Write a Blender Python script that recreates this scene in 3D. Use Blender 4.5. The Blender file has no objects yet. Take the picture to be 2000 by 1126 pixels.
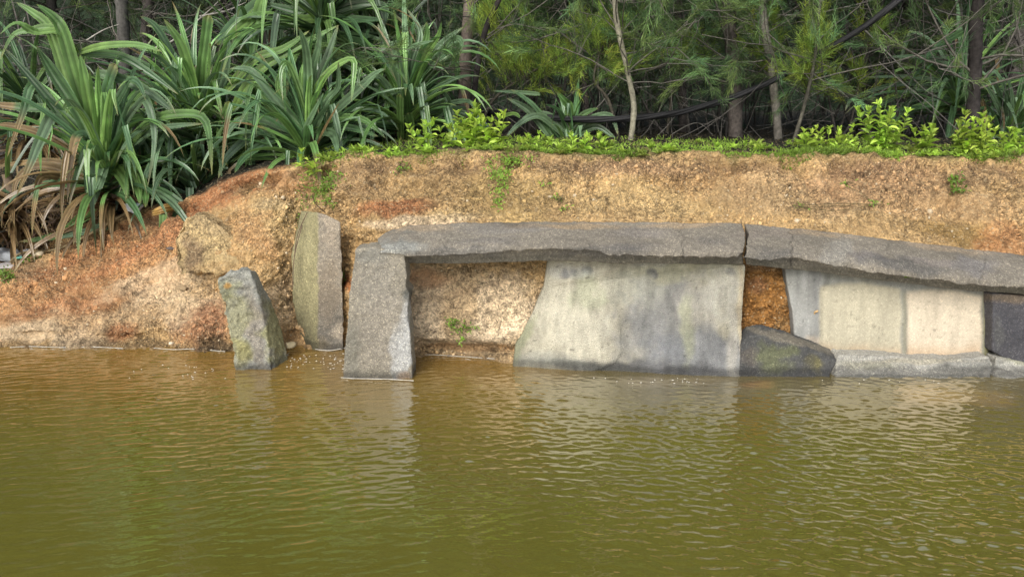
import bpy, math, numpy as np
from mathutils import Vector, geometry as mgeo
R = math.radians
scene = bpy.context.scene
col = scene.collection

# ------------------------------------------------------------------ camera, sky, sun, exposure
F, CX, CY, CAMH = 1450.0, 1000.0, 563.0, 1.75
PITCH = math.atan(363.0 / 1450.0)
cam_d = bpy.data.cameras.new("camera")
cam = bpy.data.objects.new("camera", cam_d); col.objects.link(cam)
cam_d.sensor_width = 36; cam_d.lens = 36 * F / 2000.0
cam_d.clip_start = 0.05; cam_d.clip_end = 500
cam.location = (0, 0, CAMH); cam.rotation_euler = (R(90) - PITCH, 0, 0)
scene.camera = cam

SUN_EL, SUN_AZ = 40.0, 203.0          # azimuth: direction the sun stands in, from +Y clockwise
w = bpy.data.worlds.new("World"); scene.world = w; w.use_nodes = True
nt = w.node_tree
sky = nt.nodes.new("ShaderNodeTexSky"); sky.sky_type = 'NISHITA'; sky.sun_disc = False
sky.sun_elevation = R(SUN_EL); sky.sun_rotation = R(SUN_AZ)
sky.dust_density = 2.5; sky.air_density = 1.0; sky.ozone_density = 0.6
hs = nt.nodes.new("ShaderNodeHueSaturation"); hs.inputs["Saturation"].default_value = 0.5     # thin even cloud: a paler sky
nt.links.new(sky.outputs[0], hs.inputs["Color"]); nt.links.new(hs.outputs[0], nt.nodes["Background"].inputs[0])
nt.nodes["Background"].inputs[1].default_value = 0.135
sun_d = bpy.data.lights.new("sun", 'SUN'); sun = bpy.data.objects.new("sun", sun_d); col.objects.link(sun)
sun_d.energy = 1.5; sun_d.angle = R(32); sun_d.color = (1.0, 0.97, 0.92)
sd = Vector((math.sin(R(SUN_AZ)) * math.cos(R(SUN_EL)), math.cos(R(SUN_AZ)) * math.cos(R(SUN_EL)), math.sin(R(SUN_EL))))
sun.rotation_euler = sd.to_track_quat('Z', 'Y').to_euler(); sun.location = (0, 0, 20)
vs = scene.view_settings
vs.view_transform = 'Standard'; vs.look = 'None'; vs.gamma = 1.0; vs.exposure = 0.73
scene.cycles.max_bounces = 6; scene.cycles.diffuse_bounces = 3; scene.cycles.glossy_bounces = 3
scene.cycles.transparent_max_bounces = 8; scene.cycles.use_denoising = True

# ------------------------------------------------------------------ maths helpers
cp, sp = math.cos(PITCH), math.sin(PITCH)
def W(px, py, Y):                      # point at image direction (px,py) standing at distance Y
    rx, ry = (px - CX) / F, (CY - py) / F
    t = Y / (cp + ry * sp)
    return np.array([rx * t, Y, CAMH + t * (ry * cp - sp)])
def zat(py, Y):
    ry = (CY - py) / F
    return CAMH + Y / (cp + ry * sp) * (ry * cp - sp)
def Ywater(py):
    ry = (CY - py) / F
    return -CAMH / (ry * cp - sp) * (cp + ry * sp)
def XatYZ(px, Y, z):
    return (px - CX) / F * (Y * cp - (z - CAMH) * sp)
def proj(P):
    d = P[..., 1] * cp - (P[..., 2] - CAMH) * sp
    d = np.maximum(d, 0.05)
    u = P[..., 1] * sp + (P[..., 2] - CAMH) * cp
    return CX + F * P[..., 0] / d, CY - F * u / d

def _hash(i, j, k, s):
    h = (i.astype(np.int64) * 374761393 + j.astype(np.int64) * 668265263 + k.astype(np.int64) * 2147483647 + s * 1274126177) & 0xffffffff
    h = ((h ^ (h >> 13)) * 1274126177) & 0xffffffff
    h = ((h ^ (h >> 15)) * 2246822519) & 0xffffffff
    return ((h ^ (h >> 16)) & 0xffffff) / float(0xffffff)
def vnoise(P, sc, s=0):                # value noise -1..1
    q = np.asarray(P, float) * sc + 100.0
    i = np.floor(q).astype(np.int64); f = q - i; f = f * f * (3 - 2 * f)
    r = 0
    for a in (0, 1):
        wa = f[..., 0] if a else 1 - f[..., 0]
        for b in (0, 1):
            wb = f[..., 1] if b else 1 - f[..., 1]
            for c in (0, 1):
                wc = f[..., 2] if c else 1 - f[..., 2]
                r = r + wa * wb * wc * _hash(i[..., 0] + a, i[..., 1] + b, i[..., 2] + c, s)
    return r * 2 - 1
def fbm(P, sc, o=4, s=0, g=0.5):
    r = 0; a = 1; t = 0
    for k in range(o):
        r = r + a * vnoise(P, sc * 2.03 ** k, s + k * 17); t += a; a *= g
    return r / t
def sstep(a, b, x):
    t = np.clip((x - a) / (b - a), 0, 1); return t * t * (3 - 2 * t)
def catmull(C, t):                     # C (K,...) values at integer t
    C = np.asarray(C, float); K = len(C)
    t = np.clip(t, 0, K - 1 - 1e-6); i = np.floor(t).astype(int); f = (t - i)
    p0, p1, p2, p3 = C[np.clip(i - 1, 0, K - 1)], C[i], C[np.clip(i + 1, 0, K - 1)], C[np.clip(i + 2, 0, K - 1)]
    f = f.reshape(f.shape + (1,) * (p1.ndim - f.ndim))
    return p1 + 0.5 * f * (p2 - p0 + f * (2 * p0 - 5 * p1 + 4 * p2 - p3 + f * (3 * (p1 - p2) + p3 - p0)))
def nrm(v):
    return v / np.maximum(np.linalg.norm(v, axis=-1, keepdims=True), 1e-9)

# ------------------------------------------------------------------ mesh collector
class MB:
    def __init__(s): s.v = []; s.t = []; s.q = []; s.c = []; s.n = 0
    def add(s, V, T=None, Q=None, c=(1, 1, 1)):
        V = np.asarray(V, float).reshape(-1, 3)
        s.v.append(V); c = np.asarray(c, float)
        s.c.append(np.broadcast_to(c, (len(V), 3)) if c.ndim == 1 else c.reshape(-1, 3))
        if T is not None and len(T): s.t.append(np.asarray(T, int).reshape(-1, 3) + s.n)
        if Q is not None and len(Q): s.q.append(np.asarray(Q, int).reshape(-1, 4) + s.n)
        s.n += len(V)
    def mesh(s, name, mat, smooth=False):
        V = np.concatenate(s.v); C = np.concatenate(s.c)
        T = np.concatenate(s.t) if s.t else np.zeros((0, 3), int)
        Q = np.concatenate(s.q) if s.q else np.zeros((0, 4), int)
        me = bpy.data.meshes.new(name)
        me.vertices.add(len(V)); me.vertices.foreach_set("co", V.astype(np.float32).ravel())
        L = np.concatenate([T.ravel(), Q.ravel()]).astype(np.int32)
        me.loops.add(len(L)); me.loops.foreach_set("vertex_index", L)
        me.polygons.add(len(T) + len(Q))
        st = np.concatenate([np.arange(len(T)) * 3, len(T) * 3 + np.arange(len(Q)) * 4]).astype(np.int32)
        me.polygons.foreach_set("loop_start", st)
        me.polygons.foreach_set("use_smooth", np.full(len(st), smooth))
        me.update(calc_edges=True); setcol(me, C); me.materials.append(mat)
        return me
    def build(s, name, mat, parent=None, smooth=False, at=None):
        if at is not None:
            s.v = [v - np.asarray(at) for v in s.v]
        o = bpy.data.objects.new(name, s.mesh(name, mat, smooth)); col.objects.link(o)
        if parent is not None: o.parent = parent
        elif at is not None: o.location = at
        return o
def setcol(me, C):
    a = me.color_attributes.get("Col") or me.color_attributes.new("Col", 'FLOAT_COLOR', 'POINT')
    a.data.foreach_set("color", np.concatenate([C, np.ones((len(C), 1))], 1).astype(np.float32).ravel())
def tag(o, label=None, cat=None, group=None, kind=None):
    if label: o["label"] = label
    if cat: o["category"] = cat
    if group: o["group"] = group
    if kind: o["kind"] = kind
    return o
def empty(name, loc, label, cat, group=None):
    o = bpy.data.objects.new(name, None); o.empty_display_size = 0.1; o.location = loc; col.objects.link(o)
    return tag(o, label, cat, group)

# ------------------------------------------------------------------ materials
def mk(name):
    m = bpy.data.materials.new(name); m.use_nodes = True
    return m, m.node_tree, m.node_tree.nodes["Principled BSDF"]
def N(t, typ, **kw):
    n = t.nodes.new(typ)
    for k, v in kw.items(): setattr(n, k, v)
    return n
def noise(t, vec, scale, detail=4, rough=0.6, dist=0.0):
    n = N(t, "ShaderNodeTexNoise"); n.inputs["Scale"].default_value = scale; n.inputs["Detail"].default_value = detail
    n.inputs["Roughness"].default_value = rough; n.inputs["Distortion"].default_value = dist
    t.links.new(vec, n.inputs["Vector"]); return n.outputs[0]
def voro(t, vec, scale, out="Distance", feature='F1'):
    n = N(t, "ShaderNodeTexVoronoi", feature=feature); n.inputs["Scale"].default_value = scale
    t.links.new(vec, n.inputs["Vector"]); return n.outputs[out]
def ramp(t, fac, a, b, c0=0.0, c1=1.0):
    n = N(t, "ShaderNodeMapRange"); n.inputs[1].default_value = a; n.inputs[2].default_value = b
    n.inputs[3].default_value = c0; n.inputs[4].default_value = c1; t.links.new(fac, n.inputs[0]); return n.outputs[0]
def mth(t, op, a, b):
    n = N(t, "ShaderNodeMath", operation=op)
    for i, x in enumerate((a, b)):
        if isinstance(x, (int, float)): n.inputs[i].default_value = x
        else: t.links.new(x, n.inputs[i])
    return n.outputs[0]
def mix(t, fac, a, b, blend='MIX'):
    n = N(t, "ShaderNodeMix", data_type='RGBA', blend_type=blend)
    if isinstance(fac, (int, float)): n.inputs[0].default_value = fac
    else: t.links.new(fac, n.inputs[0])
    for i, x in ((6, a), (7, b)):
        if isinstance(x, tuple): n.inputs[i].default_value = (*x, 1)
        else: t.links.new(x, n.inputs[i])
    return n.outputs[2]
def grey(t, val):
    n = N(t, "ShaderNodeCombineColor")
    for i in range(3): t.links.new(val, n.inputs[i])
    return n.outputs[0]
def attr(t):
    return N(t, "ShaderNodeAttribute", attribute_name="Col").outputs["Color"]
def geo(t):
    return N(t, "ShaderNodeNewGeometry").outputs["Position"]
def bump(t, h, strength, dist, bsdf, prev=None):
    b = N(t, "ShaderNodeBump"); b.inputs["Strength"].default_value = strength; b.inputs["Distance"].default_value = dist
    t.links.new(h, b.inputs["Height"])
    if prev is not None: t.links.new(prev, b.inputs["Normal"])
    if bsdf is not None: t.links.new(b.outputs[0], bsdf.inputs["Normal"])
    return b.outputs[0]

def soil_material():
    m, t, b = mk("gravelly_earth"); P = geo(t)
    c = attr(t)
    wp = N(t, "ShaderNodeVectorMath", operation='MULTIPLY_ADD'); nn = N(t, "ShaderNodeTexNoise"); nn.inputs["Scale"].default_value = 14; t.links.new(P, nn.inputs["Vector"])
    t.links.new(nn.outputs["Color"], wp.inputs[0]); wp.inputs[1].default_value = (.05, .05, .05); t.links.new(P, wp.inputs[2]); P = wp.outputs[0]
    cell = voro(t, P, 80, "Color"); sep = N(t, "ShaderNodeSeparateColor"); t.links.new(cell, sep.inputs[0])
    f = ramp(t, sep.outputs[0], 0, 1, 0.62, 1.35)
    d = voro(t, P, 80); c0_ = c
    c = mix(t, 1.0, c, grey(t, f), 'MULTIPLY')
    msk = ramp(t, noise(t, geo(t), 2.3, 5, 0.65), 0.38, 0.54, 0.42, 1.0)
    crev_shade = ramp(t, noise(t, P, 24, 6, 0.75), 0.40, 0.56, 0.42, 1.12)  # shade of small holes between the gravel, painted into the soil colour
    c = mix(t, 1.0, c, grey(t, crev_shade), 'MULTIPLY')
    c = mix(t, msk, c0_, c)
    pale = ramp(t, sep.outputs[1], 0.88, 0.93)
    c = mix(t, mth(t, 'MULTIPLY', pale, 0.45), c, (0.62, 0.47, 0.27))
    t.links.new(c, b.inputs["Base Color"]); b.inputs["Roughness"].default_value = 0.8
    b.inputs["Specular IOR Level"].default_value = 0.3
    n1 = bump(t, noise(t, P, 26, 7, 0.75), 1.0, 0.035, None)
    hh = mth(t, 'MULTIPLY', d, msk); bump(t, hh, 1.0, -0.012, b, n1)
    return m
def concrete_material(name, weave=False, rough=0.8, speck=0.5, bumpd=0.01, lo=0.62, hi=1.3):
    m, t, b = mk(name); P = geo(t)
    c = attr(t)
    v = ramp(t, noise(t, P, 42, 7, 0.8), 0.32, 0.68, lo, hi)
    c = mix(t, 1.0, c, grey(t, v), 'MULTIPLY')
    cell = voro(t, P, 190, "Color"); sep = N(t, "ShaderNodeSeparateColor"); t.links.new(cell, sep.inputs[0])
    s1 = ramp(t, sep.outputs[0], 0.86, 0.92)
    c = mix(t, mth(t, 'MULTIPLY', s1, speck), c, mix(t, 1.0, mix(t, 1.0, c, (2.6, 2.5, 2.3), 'MULTIPLY'), (0.04, 0.04, 0.035), 'ADD'))
    s2 = ramp(t, sep.outputs[1], 0.84, 0.9)
    c = mix(t, mth(t, 'MULTIPLY', s2, speck * 0.9), c, (0.05, 0.045, 0.04))
    t.links.new(c, b.inputs["Base Color"]); b.inputs["Roughness"].default_value = rough
    b.inputs["Specular IOR Level"].default_value = 0.35
    pr = bump(t, noise(t, P, 75, 7, 0.75), 0.8, bumpd, None)
    if weave:
        mp = N(t, "ShaderNodeMapping"); t.links.new(P, mp.inputs[0]); mp.inputs["Rotation"].default_value = (0, R(14), 0)
        for ax in ('X', 'Z'):
            wv = N(t, "ShaderNodeTexWave", bands_direction=ax); wv.inputs["Scale"].default_value = 26
            wv.inputs["Distortion"].default_value = 7.0; wv.inputs["Detail"].default_value = 3; wv.inputs["Detail Scale"].default_value = 1.6
            t.links.new(mp.outputs[0], wv.inputs[0])
            pr = bump(t, wv.outputs["Fac"], 0.42, 0.008, None, pr)
    t.links.new(pr, b.inputs["Normal"])
    return m
def leaf_material(name, rough=0.4, trans=0.25, spec=0.5):
    m, t, b = mk(name); c = attr(t); P = geo(t)
    v = ramp(t, noise(t, P, 9, 3), 0.3, 0.7, 0.8, 1.2)
    c = mix(t, 1.0, c, grey(t, v), 'MULTIPLY')
    t.links.new(c, b.inputs["Base Color"]); b.inputs["Roughness"].default_value = rough
    b.inputs["Specular IOR Level"].default_value = spec
    tr = N(t, "ShaderNodeBsdfTranslucent"); t.links.new(c, tr.inputs[0])
    mx = N(t, "ShaderNodeMixShader"); mx.inputs[0].default_value = trans
    t.links.new(b.outputs[0], mx.inputs[1]); t.links.new(tr.outputs[0], mx.inputs[2])
    t.links.new(mx.outputs[0], t.nodes["Material Output"].inputs[0])
    return m
def plain(name, rough=0.7, nscale=40, amt=0.35, bumpd=0.004, spec=0.4):
    m, t, b = mk(name); P = geo(t)
    n = noise(t, P, nscale, 5, 0.7)
    c = mix(t, 1.0, attr(t), grey(t, ramp(t, n, 0.3, 0.7, 1 - amt, 1 + amt)), 'MULTIPLY')
    t.links.new(c, b.inputs["Base Color"]); b.inputs["Roughness"].default_value = rough
    b.inputs["Specular IOR Level"].default_value = spec
    bump(t, n, 0.7, bumpd, b); return m
def water_material():
    m, t, b = mk("muddy_water"); P = geo(t)
    c = mix(t, ramp(t, noise(t, P, 1.1, 3), 0.3, 0.7, 0.0, 0.3), attr(t), (0.10, 0.088, 0.018))
    t.links.new(c, b.inputs["Base Color"])
    b.inputs["Roughness"].default_value = 0.015; b.inputs["IOR"].default_value = 3.6
    mp = N(t, "ShaderNodeMapping"); t.links.new(P, mp.inputs[0]); mp.inputs["Scale"].default_value = (1, 2.2, 1)
    bump(t, noise(t, mp.outputs[0], 34, 2, 0.5), 0.03, 0.02, b)
    return m
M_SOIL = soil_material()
M_BEAM = concrete_material("dark_concrete", speck=0.45, bumpd=0.012)
M_SLAB = concrete_material("pebbled_concrete", speck=0.42, bumpd=0.014)
M_PANEL = concrete_material("fabric_cast_concrete", weave=True, speck=0.12, bumpd=0.003, lo=.82, hi=1.15)
M_SMOOTH = concrete_material("smooth_concrete", speck=0.15, bumpd=0.003, lo=.84, hi=1.13)
M_PAND = leaf_material("pandanus_leaf", 0.31, 0.14, 0.55)
M_WEED = leaf_material("weed_leaf", 0.5, 0.35, 0.35)
M_NEEDLE = leaf_material("casuarina_needles", 0.6, 0.25, 0.25)
M_BARK = plain("bark", 0.85, 30, 0.5, 0.01, 0.2)
M_TWIG = plain("dry_twig", 0.8, 20, 0.4, 0.002, 0.3)
M_PEB = plain("pebble", 0.75, 40, 0.2, 0.002, 0.3)
M_CABLE = plain("black_cable", 0.7, 20, 0.2, 0.001, 0.5)
M_BAG = plain("plastic_sheet", 0.25, 25, 0.25, 0.01, 0.6)
M_FOAM = plain("foam", 0.6, 60, 0.3, 0.002, 0.4)
M_WATER = water_material()

# ------------------------------------------------------------------ painting stains that belong to a surface
def paint(P, base, blobs, amt=0.12, s=3, sc=4.0, drip=0.0):
    """own colour of the ground or concrete, mixed from patches given at (px,py) where the surface stands"""
    px, py = proj(P)
    C = np.broadcast_to(np.asarray(base, float), P.shape).copy()
    wx = fbm(P, sc, 4, s) * 48; wy = fbm(P, sc, 4, s + 50) * 34; gr = fbm(P, 22, 4, s + 90)
    for b in blobs:
        x, y, rx, ry, ang, c, st = b[:7]; soft = b[7] if len(b) > 7 else 0.45
        ca, sa = math.cos(R(ang)), math.sin(R(ang))
        k = min(1.0, min(rx, ry) / 30.0)
        dx, dy = px - x + wx * k, py - y + wy * k
        d = np.sqrt(((dx * ca + dy * sa) / rx) ** 2 + ((-dx * sa + dy * ca) / ry) ** 2) + gr * 0.3
        a = (1 - sstep(1 - soft, 1 + soft, d))[..., None] * st
        C = C * (1 - a) + np.asarray(c, float) * a
    if drip:
        st_ = fbm(P * np.array([1, 1, .09]), 26, 4, s + 201); lw = fbm(P, 3, 3, s + 202)
        C *= (1 - drip * np.clip(st_ * 1.7 + lw * .8, -.6, 1))[..., None]
        sp_ = sstep(.50, .6, fbm(P, 40, 3, s + 203))[..., None]; C = C * (1 - .45 * sp_)
    C *= (1 + 1.6 * amt * fbm(P, 4, 5, s + 7))[..., None]
    return np.clip(C, 0.005, 0.95)

# ------------------------------------------------------------------ the bank (one sheet, from the river bed to the wood behind)
OCH, RED, SAND, BRN, YEL = (0.57, 0.375, 0.17), (0.47, 0.205, 0.085), (0.76, 0.575, 0.36), (0.24, 0.155, 0.085), (0.60, 0.43, 0.20)
ST = {
 -900: [678, (640, 5.3), (600, 5.55), (570, 5.75), (545, 5.95), (520, 6.25), (500, 6.5)],
 -100: [678, (640, 5.3), (600, 5.55), (570, 5.75), (545, 5.95), (520, 6.25), (500, 6.5)],
 0: [678, (640, 5.3), (600, 5.52), (570, 5.7), (545, 5.9), (518, 6.15), (495, 6.4)],
 130: [678, (640, 5.3), (600, 5.45), (560, 5.6), (530, 5.75), (500, 5.95), (470, 6.15)],
 240: [678, (640, 5.28), (600, 5.4), (555, 5.55), (510, 5.7), (470, 5.92), (430, 6.12)],
 330: [680, (640, 5.25), (600, 5.35), (550, 5.5), (500, 5.65), (450, 5.85), (400, 6.1)],
 400: [684, (640, 5.2), (600, 5.3), (540, 5.45), (485, 5.6), (430, 5.82), (383, 6.02)],
 450: [686, (640, 5.18), (600, 5.27), (520, 5.42), (470, 5.58), (410, 5.78), (352, 5.95)],
 530: [682, (640, 5.22), (590, 5.3), (510, 5.42), (450, 5.52), (385, 5.65), (333, 5.8)],
 600: [676, (640, 5.3), (590, 5.38), (510, 5.52), (440, 5.62), (380, 5.72), (323, 5.8)],
 640: [676, (640, 5.3), (590, 5.36), (510, 5.45), (450, 5.5), (380, 5.6), (318, 5.7)],
 700: [686, (640, 5.18), (590, 5.22), (520, 5.26), (450, 5.28), (380, 5.42), (310, 5.66)],
 780: [692, (655, 4.98), (600, 5.02), (520, 5.07), (440, 5.12), (375, 5.38), (304, 5.64)],
 870: [694, (660, 4.93), (600, 4.98), (515, 5.05), (440, 5.03), (372, 5.33), (301, 5.62)],
 960: [698, (660, 4.89), (600, 4.96), (515, 5.04), (436, 5.03), (372, 5.33), (300, 5.62)],
 1030: [703, (660, 4.88), (600, 4.95), (515, 5.04), (436, 5.03), (372, 5.33), (301, 5.62)],
 1120: [690, (650, 5.05), (590, 5.08), (510, 5.08), (436, 5.03), (370, 5.33), (303, 5.62)],
 1400: [690, (650, 5.02), (590, 5.02), (510, 5.02), (437, 5.03), (370, 5.33), (305, 5.62)],
 1500: [694, (650, 4.94), (590, 4.95), (520, 4.97), (444, 5.03), (375, 5.32), (306, 5.6)],
 1700: [690, (650, 5.0), (590, 5.0), (530, 5.0), (464, 5.03), (390, 5.3), (309, 5.6)],
 2000: [690, (650, 5.0), (600, 5.0), (560, 5.0), (499, 5.03), (415, 5.28), (313, 5.6)],
 2200: [690, (650, 5.0), (610, 5.0), (575, 5.0), (515, 5.03), (425, 5.28), (315, 5.6)],
 3200: [690, (650, 5.0), (610, 5.0), (575, 5.0), (515, 5.03), (425, 5.28), (315, 5.6)],
}
xs = np.array(sorted(ST), float); ctrl = []
for x in sorted(ST):
    L = ST[x]; yw = Ywater(L[0]); row = [(yw - 1.3, -0.55), (yw, 0.0)] + [(Y, zat(py, Y)) for py, Y in L[1:]]
    yt, zt = row[-1]
    row += [(yt + 0.25, zt + 0.02), (7.6, zt + 0.05), (12, max(zt, 1.2)), (45, 1.5)]
    ctrl.append(row)
ctrl = np.array(ctrl)                                   # stations x K x 2
K = ctrl.shape[1]
U = np.concatenate([np.linspace(-900, -80, 60, endpoint=False), np.arange(-80, 2080, 3.0), np.linspace(2080, 3200, 60)])
Vt = np.concatenate([np.linspace(0, 1, 10, endpoint=False), np.linspace(1, 7, 215, endpoint=False), np.linspace(7, 8, 22, endpoint=False),
                     np.linspace(8, 9, 30, endpoint=False), np.linspace(9, K - 1, 26)])
iu = np.interp(U, xs, np.arange(len(xs)))
fi = iu - np.floor(iu)
CU = np.zeros((len(U), K, 2))
for k in range(K):
    for c in (0, 1):
        a = catmull(ctrl[:, k, c], iu); l = np.interp(U, xs, ctrl[:, k, c]); CU[:, k, c] = 0.5 * a + 0.5 * l
YZ = np.zeros((len(U), len(Vt), 2))
lin = np.zeros_like(YZ)
for j in range(len(U)):
    YZ[j] = catmull(CU[j], Vt)
    for c in (0, 1): lin[j, :, c] = np.interp(Vt, np.arange(K), CU[j, :, c])
YZ = 0.6 * YZ + 0.4 * lin
G = np.zeros((len(U), len(Vt), 3))
G[..., 1] = YZ[..., 0]; G[..., 2] = YZ[..., 1]
G[..., 0] = (U[:, None] - CX) / F * (YZ[..., 0] * cp - (YZ[..., 1] - CAMH) * sp)
def grid_normals(G):
    du = np.gradient(G, axis=0); dv = np.gradient(G, axis=1)
    return nrm(np.cross(du, dv))
Nn = grid_normals(G)
VT = Vt[None, :] * np.ones((len(U), 1)); UU = U[:, None] * np.ones((1, len(Vt)))
face = sstep(0.6, 1.3, VT) * (1 - sstep(6.8, 7.3, VT))
near = 1 - sstep(7.0, 8.5, VT)
hid = 1 - 0.75 * sstep(3.9, 4.5, VT) * (1 - sstep(5.1, 5.6, VT)) * sstep(760, 840, UU)   # the soil the kerb beam lies against
dsp = fbm(G, 2.6, 4, 11) * 0.10 + fbm(G, 8, 4, 12) * 0.06
rid = 1 - np.abs(fbm(G, 7, 4, 31)); dsp += (rid - 0.75) * 0.07
peb = np.maximum(0, fbm(G, 22, 4, 13)) * 0.045 + fbm(G, 60, 2, 14) * 0.010
rough_mask = 0.55 + 0.45 * sstep(-0.2, 0.3, fbm(G, 2.2, 2, 41))
# smoother washed sand in the hollow and low on the left
px_, py_ = proj(G)
def blobm(x, y, rx, ry): return np.exp(-(((px_ - x) / rx) ** 2 + ((py_ - y) / ry) ** 2))
smooth = np.clip(1.3 * blobm(940, 605, 160, 75) + blobm(830, 610, 70, 60) + blobm(810, 437, 110, 10) + 0.6 * blobm(60, 640, 110, 30), 0, 1)
dsp = dsp * hid * (1 - 0.75 * smooth) + peb * (.25 + .95 * sstep(-0.15, 0.2, fbm(G, 2.2, 3, 44))) * (1 - 0.85 * smooth)
# features: runnels down the scarp, undercut below the turf
sc_up = sstep(5.2, 5.8, VT) * (1 - sstep(6.75, 7.0, VT))
run = np.abs(vnoise(np.stack([G[..., 0] * 1.0, 0 * G[..., 0], G[..., 2] * 0.25], -1), 4.5, 77))
dsp -= sc_up * (0.035 * (1 - sstep(0.0, 0.25, run))) * sstep(-.2, .3, vnoise(G, 3, 79))
dsp -= sstep(6.35, 6.7, VT) * (1 - sstep(6.85, 7.05, VT)) * (0.06 + 0.09 * fbm(G, 4, 3, 78))
dsp -= 0.05 * blobm(640, 370, 40, 50) + 0.11 * blobm(580, 560, 28, 120)                       # gully under the creeper
dsp += 0.05 * blobm(330, 470, 30, 50) * 0 + 0.09 * blobm(425, 665, 40, 22) + .03 * blobm(400, 640, 50, 30) + 0.03 * blobm(905, 600, 30, 60)
dsp -= 0.04 * blobm(1480, 600, 30, 90) * 0
dsp += fbm(G, 3, 2, 9) * 0.05 * sstep(7.2, 8.5, VT)
G2 = G + Nn * (dsp * (face * near + 0.4 * (1 - face * near)) * sstep(0.2, 1.05, VT))[..., None]
NG = grid_normals(G2)
RB, SB, OB = RED, SAND, OCH
blobs = [
 (150, 560, 260, 70, -18, (0.54, 0.28, 0.12), 0.85), (260, 500, 150, 14, -28, (.50, .23, .10), .7), (120, 600, 90, 16, -14, (.50, .24, .11), .7), (530, 395, 30, 14, 0, (.66, .50, .29), .8), (300, 530, 120, 12, -24, (.70, .52, .32), .6), (60, 655, 130, 26, 0, SAND, 0.9), (250, 620, 170, 34, -8, (0.60, 0.42, 0.24), 0.7),
 (330, 560, 90, 30, -10, SAND, 0.7), (390, 610, 60, 30, 0, SAND, 0.6), (40, 520, 60, 28, 0, BRN, 0.55), (200, 470, 160, 18, -28, RED, 0.65),
 (330, 440, 90, 22, -30, (0.47, 0.22, 0.095), 0.8), (440, 372, 110, 26, -28, RED, 0.9), (560, 350, 60, 26, 10, (0.47, 0.23, 0.10), 0.6),
 (410, 640, 50, 45, 0, (.40, .20, .10), 0.9), (235, 650, 30, 20, 0, RED, 0.8), (425, 668, 40, 20, 0, (.13, .09, .045), 0.9), (540, 420, 60, 50, 0, YEL, 0.6), (560, 520, 40, 80, 0, (0.56, 0.37, 0.17), 0.6),
 (500, 450, 30, 60, -30, (0.48, 0.25, 0.11), 0.5), (540, 600, 45, 60, 0, SAND, 0.6), (575, 660, 60, 20, 0, (0.54, 0.34, 0.16), 0.7),
 (690, 480, 22, 90, 0, (0.52, 0.34, 0.15), 0.7), (685, 555, 14, 14, 0, (0.42, 0.15, 0.05), 0.9), (770, 408, 80, 20, -3, RED, 0.95), (820, 434, 110, 12, -4, SAND, 0.95, 0.25), (900, 420, 80, 12, 0, YEL, 0.5),
 (880, 360, 120, 40, 0, (0.46, 0.30, 0.13), 0.8), (1000, 380, 90, 50, 0, (0.48, 0.33, 0.13), 0.7), (700, 350, 60, 34, 0, BRN, 0.45), (1250, 330, 120, 14, 0, (0.54, 0.34, 0.18), 0.7),
 (1250, 390, 160, 34, 0, YEL, 0.55), (1400, 350, 100, 30, 0, (0.48, 0.29, 0.13), 0.6), (1560, 380, 140, 40, 5, (0.58, 0.40, 0.21), 0.7), (1700, 360, 140, 34, 0, (0.54, 0.33, 0.17), 0.8),
 (1900, 340, 60, 20, 0, BRN, 0.55), (1850, 400, 160, 30, 6, (0.56, 0.36, 0.18), 0.7), (1880, 455, 90, 20, 8, (0.30, 0.19, 0.06), 0.7), (1970, 470, 50, 30, 8, RED, 0.6), (1470, 330, 60, 12, 0, BRN, 0.5),
 (880, 540, 100, 28, -3, (0.62, 0.44, 0.24), 0.8), (930, 620, 160, 75, 0, (.80, .63, .42), 0.95), (830, 600, 60, 70, 0, (0.74, 0.57, 0.37), 0.9), (840, 545, 50, 16, 0, (0.50, 0.27, 0.13), 0.7), (990, 590, 60, 40, -20, SAND, 0.95),
 (900, 605, 26, 70, 18, (0.50, 0.34, 0.17), 0.7), (930, 680, 100, 9, 0, (0.48, 0.29, 0.13), 0.8), (900, 570, 110, 9, -12, BRN, 0.4),
 (1500, 590, 60, 100, 0, (0.40, 0.19, 0.05), 0.95), (1490, 560, 20, 16, 0, (0.34, 0.17, 0.08), 0.7), (1500, 520, 50, 12, 0, BRN, 0.7),
]
C = paint(G2, OCH, blobs, 0.22)
wet = (1 - sstep(0.01, 0.06, G2[..., 2] + 0.05 * fbm(G2, 7, 3, 5)))[..., None]
C = C * (1 - 0.5 * wet)
turf = .6 * (sstep(6.9, 7.1, VT + 0.12 * fbm(G2, 12, 3, 6)) * sstep(540, 640, UU))[..., None]
C = C * (1 - turf) + np.array((0.10, 0.12, 0.035)) * turf
lay = fbm(G2 * np.array([.35, .35, 1.6]), 7, 4, 501); C = C * (1 + .35 * np.clip(lay, -.6, .6) * face)[..., None]
undercut_shade = (sstep(6.2, 6.6, VT) * (1 - sstep(6.85, 6.98, VT)) * sstep(-.15, .25, fbm(G2, 3.5, 3, 502)))[..., None]; C = C * (1 - undercut_shade * .5) + np.array((.20, .125, .07)) * .5 * undercut_shade  # shadow of the undercut below the turf, painted into the soil colour
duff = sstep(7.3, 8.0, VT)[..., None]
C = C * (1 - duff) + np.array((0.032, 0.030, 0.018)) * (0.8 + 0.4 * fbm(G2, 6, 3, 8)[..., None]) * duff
nu, nv = len(U), len(Vt)
idx = np.arange(nu * nv).reshape(nu, nv)
Q = np.stack([idx[:-1, :-1], idx[1:, :-1], idx[1:, 1:], idx[:-1, 1:]], -1).reshape(-1, 4)
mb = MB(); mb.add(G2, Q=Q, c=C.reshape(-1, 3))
tag(mb.build("riverbank_ground", M_SOIL, smooth=True), "eroded orange and ochre earth bank with the wood's floor behind", "ground", kind='structure')

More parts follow.
